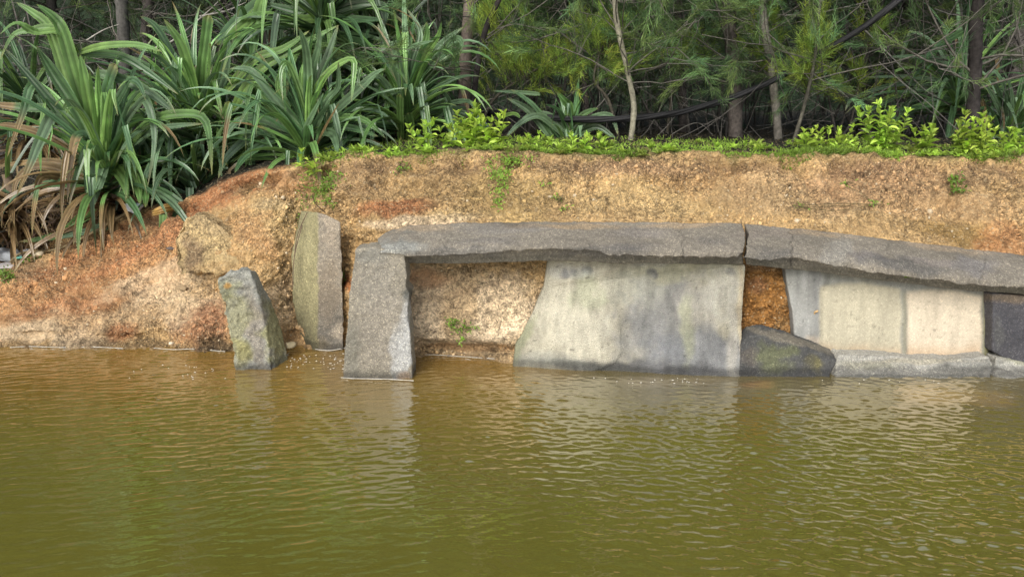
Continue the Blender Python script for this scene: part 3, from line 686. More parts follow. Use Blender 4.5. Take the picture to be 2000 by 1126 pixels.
stone(75, 497, 6.0, .05, (.5, .42, .28), "cream stone below the litter at the left edge", 21)
stone(68, 524, 5.88, .045, (.5, .42, .28), "flat cream stone lowest of the pale ones beneath the litter", 22)
stone(355, 562, 5.44, .05, (.28, .2, .11), "brown flat stone jutting from the slope below the clod", 23, (1.1, .8, .5))
stone(335, 484, 5.66, .035, (.12, .1, .09), "small dark stone left of the clod", 24, (1.2, .8, .5))
stone(336, 670, 5.14, .022, (.6, .5, .36), "small white pebble by the waterline", 25)
stone(312, 487, 5.68, .03, (.45, .36, .22), "tan stone on the slope left of the small dark stone", 26)
stone(566, 672, 5.02, .045, (.24, .2, .12), "mossy grey stone wedged right of the leaning slab", 28)

import bmesh
bm = bmesh.new(); bmesh.ops.create_icosphere(bm, subdivisions=1, radius=1.0)
IV = np.array([v.co[:] for v in bm.verts]); IT = np.array([[v.index for v in f.verts] for f in bm.faces]); bm.free()
rng = np.random.default_rng(8)
n = 25000
u = rng.uniform(-60, 2060, n); v = rng.uniform(1.02, 6.85, n)
Pp, Np = terr(u, v); pp, qq = proj(Pp)
keep = (fbm(Pp, 2.2, 3, 44) * 1.6 + rng.uniform(-.4, .4, n) > 0.02) & (Pp[:, 2] > -0.02)
for (x, y, rx, ry) in ((940, 605, 150, 80), (830, 610, 60, 70), (820, 436, 90, 10), (80, 650, 160, 20)):
    keep &= ~((((pp - x) / rx) ** 2 + ((qq - y) / ry) ** 2 < 1) & (rng.random(n) < .93))
keep &= ~((v > 3.9) & (v < 5.05) & (u > 760))
Pp, Np = Pp[keep], Np[keep]; n = len(Pp)
r = np.clip(rng.lognormal(-5.2, .45, n), .003, .028)
ax = rng.normal(size=(n, 3, 3)); q, _ = np.linalg.qr(ax)
sq = rng.uniform(.5, 1.2, (n, 1, 3)); Vv = (IV[None] * sq * (1 + rng.normal(0, .12, (n, 12, 1))[:, :len(IV)] if len(IV) == 12 else IV[None] * sq * (1 + rng.normal(0, .12, (n, len(IV), 1)))))
Vv = np.einsum('nij,nkj->nki', q, Vv) * r[:, None, None] + (Pp + Np * r[:, None] * .15)[:, None, :]
cb = paint(Pp, OCH, blobs, .22); br = rng.uniform(.72, 1.12, (n, 1)); pale = (rng.random((n, 1)) < .08)
cb = np.clip(cb * br * (1 - pale) + np.array((.52, .42, .28)) * pale, 0, .8)
T = (IT[None] + (np.arange(n) * len(IV))[:, None, None]).reshape(-1, 3)
mb = MB(); mb.add(Vv.reshape(-1, 3), T, c=np.repeat(cb, len(IV), 0))
tag(mb.build("gravel", M_PEB), "small ochre gravel stuck in the eroded bank", "gravel", kind='stuff')

# ------------------------------------------------------------------ tubes and ribbons
def tube(mb, P, rad, sides=6, c=(1, 1, 1), rough=0.0, seed=0):
    P = np.asarray(P, float); n = len(P); rad = np.broadcast_to(rad, (n,)).astype(float)
    T = nrm(np.gradient(P, axis=0)); ref = np.array([0.3, 0.9, 0.2]) if abs(T[0][1]) < .8 else np.array([1., 0, 0])
    A = nrm(np.cross(T, ref)); B = np.cross(T, A)
    an = np.arange(sides) * 2 * math.pi / sides
    ring = P[:, None] + (A[:, None] * np.cos(an)[None, :, None] + B[:, None] * np.sin(an)[None, :, None]) * rad[:, None, None]
    if rough: ring = ring + nrm(ring - P[:, None]) * (fbm(ring, 12, 3, seed) * rough * rad[:, None])[..., None]
    i = np.arange(n - 1)[:, None] * sides; j = np.arange(sides)[None]; k = (j + 1) % sides
    Qd = np.stack([i + j, i + k, i + sides + k, i + sides + j], -1).reshape(-1, 4)
    cc = np.asarray(c, float); cc = np.repeat(cc, sides, 0) if cc.ndim == 2 else cc
    mb.add(ring.reshape(-1, 3), Q=Qd, c=cc)
def spline(P, n):
    P = np.asarray(P, float); return catmull(P, np.linspace(0, len(P) - 1, n))
OFF = np.array([-1, -.45, 0, .45, 1.]); HGT = np.array([.32, -.02, .16, -.02, .32])
def ribbon(mb, P, width, c0, c1, rng, facing=None, teeth=False, blunt=False, brown=None):
    n = len(P); T = nrm(np.gradient(P, axis=0)); s = np.linspace(0, 1, n)
    if facing is None: facing = np.array([rng.normal(0, .35), -.75, .7])
    S = nrm(np.cross(T, np.broadcast_to(facing, T.shape)))
    for i in range(1, n):
        if S[i] @ S[i - 1] < 0: S[i] = -S[i]
    Nn_ = np.cross(S, T); Nn_ *= np.sign((Nn_ @ facing))[:, None]
    prof = np.minimum(1, .55 + s * 3) * (np.maximum(0, 1 - s ** 3.2) if not blunt else np.minimum(1, (1 - s) * 12 + .35)) + 0.02
    wd = prof * width / 2
    ring = P[:, None] + S[:, None] * (OFF[None, :, None] * wd[:, None, None]) + Nn_[:, None] * (HGT[None, :, None] * wd[:, None, None])
    i = np.arange(n - 1)[:, None] * 5; j = np.arange(4)[None]
    Qd = np.stack([i + j, i + j + 1, i + 6 + j, i + 5 + j], -1).reshape(-1, 4)
    c0, c1 = np.asarray(c0, float), np.asarray(c1, float)
    C = c0 * (1 - s)[:, None] + c1 * s[:, None]
    if brown is not None:
        a = sstep(brown, brown + .12, s)[:, None]; C = C * (1 - a) + np.array((.19, .13, .06)) * a
    tipc = (sstep(rng.uniform(.8, .95), 1.0, s) * .7)[:, None]; C = C * (1 - tipc) + np.array((.20, .17, .06)) * tipc
    C = C * (1 + rng.normal(0, .10, (n, 1)))
    C = C[:, None] * np.array([1.45, .75, 1.3, .8, 1.45])[None, :, None]
    mb.add(ring.reshape(-1, 3), Q=Qd, c=np.clip(C, 0, .9).reshape(-1, 3))
    if teeth:
        L = np.linalg.norm(np.diff(P, axis=0), axis=1).sum(); k = int(L / .028)
        ts = np.linspace(.03, .93, k) * (n - 1); a = np.floor(ts).astype(int); f = (ts - a)[:, None]
        for side, sg in ((0, -1), (4, 1)):
            E = ring[a, side] * (1 - f) + ring[a + 1, side] * f; Sg = S[a] * sg; Tg = T[a]
            V3 = np.stack([E - Tg * .004, E + Tg * .004, E + Sg * .004 + Tg * .005], 1)
            mb.add(V3.reshape(-1, 3), np.arange(k * 3).reshape(-1, 3), c=(.20, .27, .10))
def rnd_leaf(mb, base, az, el, L, width, rng, droop, c0, c1, kink=None, teeth=False, brown=None, n=15):
    d = np.array([math.cos(el) * math.sin(az), -math.cos(el) * math.cos(az), math.sin(el)])
    P = [np.array(base, float)]; ds = L / (n - 1)
    for i in range(1, n):
        s = i / (n - 1)
        d = d + np.array([0, 0, -1]) * droop * (s ** 1.3) * ds * 2.2
        if kink is not None and abs(s - kink) < .5 / n: d = d * .35 + np.array([0, 0, -1.0])
        d = d / np.linalg.norm(d); P.append(P[-1] + d * ds)
    rr = rng.normal(0, .25, 3)
    out = np.array([math.sin(az), -math.cos(az), 0])
    f = nrm(np.array([0, -.35, 1.0]) - out * .5 + rr) if el > .9 else nrm(np.array([0, -.3, 1.0]) + rr)
    ribbon(mb, np.array(P), width, c0, c1, rng, facing=f, teeth=teeth, brown=brown)
GRN = [((.10, .17, .045), (.07, .15, .045)), ((.07, .13, .045), (.055, .12, .05)), ((.13, .21, .05), (.10, .19, .06)), ((.05, .10, .04), (.05, .10, .045)), ((.10, .16, .08), (.09, .15, .08))]
def from_crop(L, ox, oy, k): return [(ox + x / k, oy + y / k) for x, y in L]
def pandanus(px, py, Y, label, leaves, rnd, seed, wd=.085, L=1.0, crop=(0, 0, 2.814), dark=1.0, el=(0.1, 1.35), azr=(-math.pi, math.pi), deadn=0, heart=True, name="pandanus"):
    rng = np.random.default_rng(seed)
    c = W(px, py, Y); gz = ground_z(c[0], Y) - 0.05
    root = empty(name, (c[0], c[1], gz), label, "pandanus", "spiny-leaved pandanus plants at the wood's edge")
    org = np.array(root.location)
    mb = MB()
    for item in leaves:
        Lp, kw = item[0], (item[1] if len(item) > 1 else {})
        pp = from_crop(Lp, *crop)
        y0, y1 = Y + kw.get('a', 0), Y + kw.get('b', rng.uniform(-.45, .1))
        n = len(pp); P = np.array([W(x, y, y0 + (y1 - y0) * i / (n - 1)) for i, (x, y) in enumerate(pp)])
        P = spline(P, 18)
        g = GRN[kw.get('g', rng.integers(0, 5))]; ww = wd * kw.get('w', 1.0) * .88
        ribbon(mb, P, ww, np.array(g[0]) * kw.get('k', 1.0), np.array(g[1]) * kw.get('k', 1.0), rng, facing=nrm(np.array([rng.normal(0, .2), -.9, .5])), teeth=True, blunt=kw.get('blunt', False), brown=kw.get('brown'))
    rnd = int(rnd * 2.2)
    for i in range(rnd):
        t = i / max(1, rnd - 1)
        e = el[0] + (el[1] - el[0]) * (t ** 1.1) + rng.normal(0, .12); az = rng.uniform(*azr)
        g = GRN[rng.integers(0, 5)]
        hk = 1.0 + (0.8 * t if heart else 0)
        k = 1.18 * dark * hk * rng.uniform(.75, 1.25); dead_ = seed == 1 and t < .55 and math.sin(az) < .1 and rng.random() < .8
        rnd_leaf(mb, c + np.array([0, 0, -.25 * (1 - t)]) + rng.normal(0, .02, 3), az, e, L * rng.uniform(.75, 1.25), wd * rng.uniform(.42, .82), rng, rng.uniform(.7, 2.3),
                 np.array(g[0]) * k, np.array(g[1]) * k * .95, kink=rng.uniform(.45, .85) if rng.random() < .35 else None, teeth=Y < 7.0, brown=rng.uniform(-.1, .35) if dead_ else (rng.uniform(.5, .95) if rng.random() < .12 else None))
    mb.build("leaves", M_PAND, root, at=org)
    if deadn:
        md = MB()
        for i in range(deadn):
            az = rng.uniform(*azr); g = rng.uniform(.6, 1.3)
            rnd_leaf(md, c + np.array([0, 0, -.2 - .3 * rng.random()]), az, rng.uniform(-.3, .45), L * rng.uniform(.45, .9), wd * rng.uniform(.35, .8), rng, rng.uniform(1.0, 3), np.array((.11, .065, .03)) * g, np.array((.19, .13, .06)) * g)
        md.build("dead_leaves", M_PAND, root, at=org)
    ms = MB(); P = spline([(c[0] + .04, c[1] + .05, gz - .1), (c[0] + .03, c[1] + .04, (gz + c[2]) / 2), (c[0], c[1], c[2] + .05)], 10)
    tube(ms, P, np.linspace(.055, .04, 10), 8, (.16, .12, .08), .25, seed); ms.build("stem", M_BARK, root, at=org, smooth=True)
    return root

A = [
 ([(545, 800), (505, 600), (470, 430), (440, 300)], dict(g=2, w=1.25, k=1.15, b=-.1)),
 ([(540, 790), (420, 420), (350, 180), (290, 90), (200, 25)], dict(g=0, w=1.2, k=1.2)),
 ([(530, 780), (390, 500), (280, 170), (180, 70), (90, 15)], dict(g=2, w=1.0, k=1.1)),
 ([(560, 870), (420, 600), (290, 400), (200, 250)], dict(g=1, w=1.1)),
 ([(550, 850), (350, 640), (190, 450), (20, 260)], dict(g=3, w=.9)),
 ([(575, 870), (555, 700), (590, 500), (640, 355)], dict(g=1, w=1.1, blunt=True, b=-.1, k=.9)),
 ([(590, 870), (610, 650), (680, 500), (725, 440), (770, 470), (800, 550)], dict(g=3, w=.85, k=1.1)),
 ([(600, 880), (680, 700), (770, 570), (810, 560), (850, 700), (845, 850), (810, 1030)], dict(g=4, w=.9, b=-.3)),
 ([(620, 895), (720, 780), (850, 660), (1000, 628), (1120, 650), (1155, 780), (1165, 960)], dict(g=0, w=1., b=-.35)),
 ([(620, 900), (750, 780), (900, 705), (1120, 680)], dict(g=4, w=.9)),
 ([(590, 925), (650, 940), (690, 1010), (705, 1100)], dict(g=2, w=1.15, b=-.35)),
 ([(640, 930), (720, 955), (765, 1040), (770, 1120)], dict(g=2, w=1.15, b=-.35)),
 ([(660, 930), (760, 970), (800, 1060), (800, 1140)], dict(g=0, w=1., b=-.4)),
 ([(570, 880), (555, 870), (520, 1000), (470, 1130)], dict(g=4, w=1.3, b=-.35, k=1.1)),
 ([(575, 890), (580, 890), (555, 1000), (510, 1140)], dict(g=4, w=1.2, b=-.35, k=1.1)),
 ([(570, 880), (530, 830), (490, 810), (430, 950), (380, 1130)], dict(g=0, w=1.1, b=-.4, brown=.8)),
 ([(565, 880), (500, 780), (435, 745), (400, 850), (370, 1110)], dict(g=3, w=1.1, b=-.4, brown=.5)),
 ([(560, 870), (430, 740), (310, 630), (230, 760), (170, 900), (90, 1080)], dict(g=4, w=1.2, b=-.4, brown=.75)),
 ([(540, 860), (340, 640), (190, 470), (130, 620), (40, 860)], dict(g=1, w=1., b=-.4, brown=.72)),
 ([(440, 290), (580, 255), (760, 250), (890, 285)], dict(g=2, w=.8, k=1.1)),
 ([(450, 300), (650, 310), (800, 390), (980, 520)], dict(g=1, w=.9, k=1.1)),
 ([(520, 400), (700, 450), (850, 530), (980, 640)], dict(g=4, w=1., k=1.)),
 ([(430, 290), (330, 180), (200, 180), (90, 130), (0, 190)], dict(g=2, w=.8, k=1.2)),
 ([(430, 300), (300, 160), (160, 170), (70, 200), (0, 330)], dict(g=0, w=.7, k=1.2)),
 ([(450, 300), (440, 420), (380, 560), (310, 640)], dict(g=2, w=.7, k=1.1)),
 ([(300, 600), (100, 590), (-60, 570)], dict(g=1, w=.9, brown=.5)),
 ([(500, 950), (300, 890), (100, 900), (-30, 920)], dict(g=3, w=.7, brown=.05, k=1.4, b=.2)),
 ([(560, 1020), (330, 930), (180, 920), (90, 1000), (80, 1120)], dict(g=3, w=.8, brown=.05, k=1.4, b=-.2)),
 ([(400, 1000), (290, 970), (220, 990), (195, 1110)], dict(g=3, w=.9, brown=.0, k=1.4, b=-.4)),
 ([(400, 830), (240, 740), (60, 690), (-40, 690)], dict(g=3, w=.7, brown=.0)),
 ([(700, 1000), (850, 1050), (980, 1120)], dict(g=1, w=.8, brown=.7, b=-.2)),
 ([(540, 1150), (450, 1200), (330, 1290), (100, 1330)], dict(g=0, w=1., b=-.3, brown=.85)),
 ([(800, 1130), (750, 1200), (560, 1250), (300, 1315)], dict(g=4, w=1.1, b=-.35)),
]
pandanus(208, 318, 6.35, "big pandanus at the left edge with tall arching leaves and brown withered ones below", A, 46, 1, .10, 1.05, deadn=60)
B = [
 ([(1090, 620), (1060, 450), (1000, 250), (900, 105)], dict(g=2, w=1.25, k=1.2)),
 ([(1095, 610), (1040, 400), (960, 190), (800, 140)], dict(g=1, w=.9)),
 ([(1105, 600), (1110, 400), (1130, 240), (1150, 85)], dict(g=0, w=1., blunt=True, k=1.1)),
 ([(1120, 620), (1150, 420), (1160, 240)], dict(g=2, w=.6, blunt=True)),
 ([(1150, 620), (1220, 450), (1250, 300), (1255, 200)], dict(g=4, w=1.)),
 ([(1090, 640), (1070, 500), (1080, 360)], dict(g=2, w=.9, blunt=True, k=1.3)),
 ([(1060, 620), (900, 430), (700, 320), (520, 290)], dict(g=1, w=.9)),
 ([(1060, 640), (860, 500), (640, 430), (540, 380)], dict(g=4, w=.9)),
 ([(1080, 600), (960, 330), (860, 150), (770, 90)], dict(g=3, w=.8)),
 ([(1070, 600), (900, 330), (780, 270), (690, 230)], dict(g=2, w=.55)),
 ([(1190, 1030), (1190, 900), (1220, 700), (1265, 560)], dict(g=2, w=.8, blunt=True, k=1.2, b=-.3)),
 ([(1130, 990), (960, 960), (780, 965), (740, 970)], dict(g=1, w=1., b=-.3)),
 ([(1130, 940), (1000, 840), (850, 780)], dict(g=3, w=1.)),
 ([(1100, 960), (900, 900), (700, 870), (620, 840)], dict(g=3, w=1.)),
 ([(980, 1080), (1100, 1060), (1190, 1020), (1240, 940)], dict(g=1, w=1.)),
]
pandanus(391, 235, 6.95, "pandanus second from the left with an upright blunt leaf at its heart", B, 42, 2, .10, 1.1)
Cc = [
 ([(1690, 580), (1695, 400), (1680, 260), (1640, 150)], dict(g=4, w=1., k=1.3)),
 ([(1700, 570), (1725, 380), (1755, 250), (1760, 140)], dict(g=4, w=1., k=1.3)),
 ([(1710, 580), (1760, 430), (1820, 260), (1860, 140)], dict(g=4, w=1., k=1.2)),
 ([(1690, 600), (1660, 450), (1670, 340)], dict(g=2, w=.8, k=1.6)),
 ([(1700, 600), (1760, 460), (1840, 370), (1940, 330), (1940, 450), (1930, 560)], dict(g=2, w=.8, k=1.2)),
 ([(1690, 650), (1640, 480), (1580, 350), (1540, 400), (1555, 560)], dict(g=0, w=.7, k=1.2)),
 ([(1660, 700), (1500, 530), (1380, 390), (1260, 380)], dict(g=4, w=1., k=1.2)),
 ([(1660, 700), (1530, 500), (1560, 400), (1570, 700)], dict(g=0, w=.5, k=1.1)),
 ([(1660, 720), (1490, 600), (1400, 470), (1360, 560), (1350, 820)], dict(g=0, w=.6)),
 ([(1650, 740), (1450, 660), (1330, 660), (1250, 740), (1220, 900)], dict(g=4, w=1., k=1.1, b=-.4)),
 ([(1640, 760), (1450, 720), (1330, 790), (1240, 880), (1200, 980)], dict(g=4, w=1.1, k=1., b=-.4)),
 ([(1640, 770), (1500, 770), (1350, 860), (1290, 950)], dict(g=1, w=1., b=-.4)),
 ([(1660, 800), (1690, 700), (1740, 600), (1780, 510)], dict(g=4, w=1., k=1.3, b=-.5)),
 ([(1720, 700), (1850, 650), (2000, 660), (2120, 760)], dict(g=0, w=.9, k=1.1)),
 ([(1720, 720), (1900, 700), (2080, 750)], dict(g=1, w=.9, k=1.1)),
 ([(1730, 730), (1830, 740), (1860, 860)], dict(g=4, w=1., k=1.1, b=-.5)),
 ([(1730, 720), (1800, 560), (1860, 480), (1860, 340)], dict(g=4, w=.9, k=1.)),
 ([(1740, 690), (1900, 560), (2050, 420), (2120, 380)], dict(g=4, w=1., k=1.3)),
 ([(1280, 610), (1420, 400), (1620, 270), (1860, 140)], dict(g=2, w=1.3, k=1.1, a=.3, b=.2)),
 ([(1250, 500), (1400, 330), (1560, 270), (1700, 170)], dict(g=2, w=1.1, k=1., a=.3, b=.2)),
 ([(1730, 830), (1780, 720), (1865, 565)], dict(g=3, w=.5, brown=0., k=1.4, b=-.6)),
]
pandanus(600, 268, 6.5, "pandanus in the middle with yellow-green heart and a reddish dead leaf leaning over it", Cc, 50, 3, .088, .95)
D = [
 ([(830, 560), (860, 350), (900, 180), (830, 50)], dict(g=4, w=.9, k=1.2)),
 ([(840, 520), (900, 330), (940, 200), (935, 120)], dict(g=0, w=.9)),
 ([(870, 460), (950, 290), (1010, 190), (1020, 120)], dict(g=2, w=1., k=1.2)),
 ([(870, 450), (980, 290), (1060, 210), (1140, 150)], dict(g=4, w=1., k=1.2)),
 ([(880, 450), (1000, 320), (1080, 220), (1130, 230), (1120, 310)], dict(g=4, w=.9, k=1.1)),
 ([(830, 600), (1000, 590), (1120, 560), (1190, 575), (1250, 690)], dict(g=4, w=.8, b=-.4)),
 ([(850, 600), (1020, 600), (1200, 640), (1290, 710)], dict(g=1, w=.8)),
 ([(860, 530), (980, 380), (1090, 340), (1105, 420), (1050, 500)], dict(g=0, w=.7)),
 ([(800, 560), (740, 380), (700, 230), (670, 130)], dict(g=4, w=1., k=1.1)),
 ([(800, 540), (770, 330), (760, 240), (560, 360)], dict(g=4, w=1., k=1.2)),
 ([(790, 580), (700, 450), (640, 430), (500, 500)], dict(g=4, w=.9, k=1.1)),
 ([(740, 330), (860, 260), (980, 225)], dict(g=4, w=.8, k=1.3)),
 ([(800, 790), (795, 650), (795, 520)], dict(g=2, w=.9, blunt=True, b=-.3)),
 ([(835, 780), (850, 700), (835, 620)], dict(g=2, w=.9, blunt=True, b=-.3)),
 ([(900, 640), (1000, 640), (1060, 560), (1000, 480)], dict(g=4, w=.9)),
]
pandanus(791, 205, 6.95, "pandanus rightmost of the tall ones, its leaves combed to the right", D, 40, 4, .085, 1.0, crop=(500, 0, 2.814))
E = [
 ([(1760, 90), (1600, 60), (1460, 20)], dict(g=1, w=1.1)), ([(1760, 100), (1600, 130), (1450, 150)], dict(g=0, w=1.1)), ([(1750, 110), (1600, 110), (1440, 100)], dict(g=2, w=1.1)),
 ([(1780, 90), (1960, 30), (2110, 40), (2110, 160)], dict(g=4, w=1.1)), ([(1790, 100), (1960, 110), (2110, 110)], dict(g=1, w=1.)), ([(1460, 10), (1320, 120), (1180, 240)], dict(g=1, w=1.8, k=1., b=-.2)),
 ([(1450, 40), (1300, 180), (1190, 250)], dict(g=2, w=1.2, k=1.1)), ([(1450, -20), (1410, 150), (1385, 380)], dict(g=0, w=1.3, k=1.2, b=-.3)), ([(1780, 80), (1850, -20), (1900, -80)], dict(g=4, w=1.)), ([(1740, 80), (1700, -40)], dict(g=1, w=1.)),
]
pandanus(628, 30, 7.4, "high dark pandanus at the top of the photo above the middle one", E, 60, 5, .10, 1.1, dark=.8, el=(-.3, 1.2), heart=False)
Fp = [
 ([(1720, 720), (1725, 600), (1700, 560), (1650, 505)], dict(g=0, w=1.2, k=1.1)), ([(1710, 700), (1660, 610), (1590, 575)], dict(g=1, w=.8)), ([(1700, 720), (1610, 640), (1500, 640), (1400, 740)], dict(g=4, w=1.)),
 ([(1690, 740), (1560, 640), (1450, 680), (1370, 760)], dict(g=4, w=.9)), ([(1740, 710), (1800, 630), (1880, 595)], dict(g=0, w=.9)), ([(1750, 730), (1850, 650), (1950, 640), (1990, 740)], dict(g=4, w=.9)),
 ([(1770, 740), (1880, 700), (2000, 790)], dict(g=4, w=.9)), ([(1620, 750), (1500, 610), (1380, 540)], dict(g=4, w=1.)), ([(1630, 750), (1530, 590), (1400, 490)], dict(g=1, w=.9)), ([(1560, 520), (1450, 510), (1300, 500)], dict(g=1, w=.6)),
 ([(1740, 750), (1860, 680), (1960, 665)], dict(g=0, w=.8)), ([(1360, 640), (1420, 630), (1450, 650)], dict(g=2, w=.8)),
]
pandanus(1111, 285, 7.2, "low young pandanus alone behind the weeds in the middle of the bank", Fp, 16, 6, .085, .62, crop=(500, 0, 2.814))
Gp = [
 ([(1560, 610), (1300, 580), (1050, 680), (850, 810)], dict(g=4, w=.9)), ([(1550, 570), (1350, 545), (1120, 555), (880, 640), (830, 720)], dict(g=4, w=.8)), ([(1540, 440), (1300, 370), (1080, 375)], dict(g=4, w=.7, k=1.1)),
 ([(1560, 520), (1450, 390), (1300, 360)], dict(g=4, w=.8)), ([(1560, 540), (1250, 500), (960, 500)], dict(g=4, w=.7)), ([(1560, 640), (1400, 640), (1170, 800)], dict(g=4, w=.9)), ([(1560, 540), (1560, 430), (1500, 420)], dict(g=4, w=.9, k=1.6)),
 ([(1620, 620), (1450, 700), (1400, 740)], dict(g=2, w=.8)), ([(1600, 200), (1450, 290), (1300, 420)], dict(g=1, w=1.)), ([(1580, 640), (1350, 690), (1050, 720)], dict(g=1, w=.8)), ([(1530, 560), (1350, 600), (1200, 700), (1180, 780)], dict(g=4, w=.8)),
]
pandanus(1872, 180, 8.6, "far grey-green pandanus left of the dark trunk, leaves arching to the left", Gp, 34, 7, .085, 1.2, crop=(1400, 0, 3.312), dark=.8)
Hp = [
 ([(1890, 850), (1790, 640), (1720, 530)], dict(g=4, w=.9)), ([(1890, 850), (1840, 650), (1780, 520), (1700, 510)], dict(g=4, w=.8, k=1.1)), ([(1900, 850), (1870, 620), (1800, 470), (1730, 490)], dict(g=4, w=.9, k=1.5)),
 ([(1900, 850), (1950, 760), (2000, 680)], dict(g=2, w=1.2)), ([(1900, 850), (1900, 600), (1850, 450)], dict(g=4, w=.9)), ([(1880, 850), (1760, 720), (1700, 700)], dict(g=1, w=.9)), ([(1900, 850), (2000, 600), (2100, 500)], dict(g=4, w=.9)),
]
pandanus(1972, 262, 7.9, "pandanus at the right edge behind the dark trunk", Hp, 24, 8, .085, .95, crop=(1400, 0, 3.312), dark=.85)
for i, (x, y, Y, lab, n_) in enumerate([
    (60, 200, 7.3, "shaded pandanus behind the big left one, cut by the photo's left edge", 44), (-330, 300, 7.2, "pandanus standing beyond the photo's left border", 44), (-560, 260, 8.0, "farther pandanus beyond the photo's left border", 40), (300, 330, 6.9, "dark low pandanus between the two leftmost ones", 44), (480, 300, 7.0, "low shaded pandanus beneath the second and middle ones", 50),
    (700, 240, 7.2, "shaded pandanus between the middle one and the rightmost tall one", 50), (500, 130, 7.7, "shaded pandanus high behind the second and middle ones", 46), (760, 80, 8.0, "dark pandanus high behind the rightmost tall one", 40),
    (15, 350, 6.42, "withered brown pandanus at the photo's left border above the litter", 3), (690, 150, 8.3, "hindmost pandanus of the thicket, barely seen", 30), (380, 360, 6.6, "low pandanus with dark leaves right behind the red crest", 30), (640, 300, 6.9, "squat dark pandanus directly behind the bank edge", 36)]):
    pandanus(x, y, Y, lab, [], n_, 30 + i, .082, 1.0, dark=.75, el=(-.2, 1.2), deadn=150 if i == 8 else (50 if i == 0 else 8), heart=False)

# ------------------------------------------------------------------ casuarina wood
def needles(mb, O, D, L, wd, c, rng, droop=.35):
    n = len(O); D = nrm(D); S = nrm(np.cross(D, rng.normal(size=(n, 3))))
    L = np.asarray(L).reshape(-1, 1)
    mid = O + D * L * .55; tip = mid + nrm(D + np.array([0, 0, -droop])) * L * .45
    V = np.stack([O - S * wd, O + S * wd, mid + S * wd, mid - S * wd, tip], 1)
    b = np.arange(n)[:, None] * 5
    mb.add(V.reshape(-1, 3), T=b + np.array([[3, 2, 4]]), Q=b + np.array([[0, 1, 2, 3]]), c=np.repeat(c, 5, 0))
def sprays(mb, O, D, per, spread, L, wd, rng, base=(.07, .12, .035), var=.5, drp=.35):
    n = len(O); O2 = np.repeat(O, per, 0) ; D2 = np.repeat(nrm(D), per, 0)
    t = rng.random((n * per, 1)); O2 = O2 + D2 * t * L * 1.3 + rng.normal(0, L * .1, (n * per, 3))
    D3 = nrm(D2 + rng.normal(0, spread, (n * per, 3)))
    br = np.repeat(np.clip(rng.lognormal(0, var, (n, 1)), .35, 2.6), per, 0) * rng.uniform(.75, 1.25, (n * per, 1))
    hue = np.repeat(rng.uniform(0, 1, (n, 1)), per, 0)
    c = np.array(base) * br * (1 + np.array([.5, .1, -.3]) * (hue - .4))
    needles(mb, O2, D3, L * rng.uniform(.5, 1.2, n * per), wd, np.clip(c, 0, .6), rng, drp)
def branch_path(P, d, L, rng, n=8, up=.0, wob=.16):
    out = [P]; d = d / np.linalg.norm(d)
    for i in range(n - 1):
        d = d + rng.normal(0, wob, 3) + np.array([0, 0, up]); d = d / np.linalg.norm(d); out.append(out[-1] + d * L / (n - 1))
    return np.array(out)
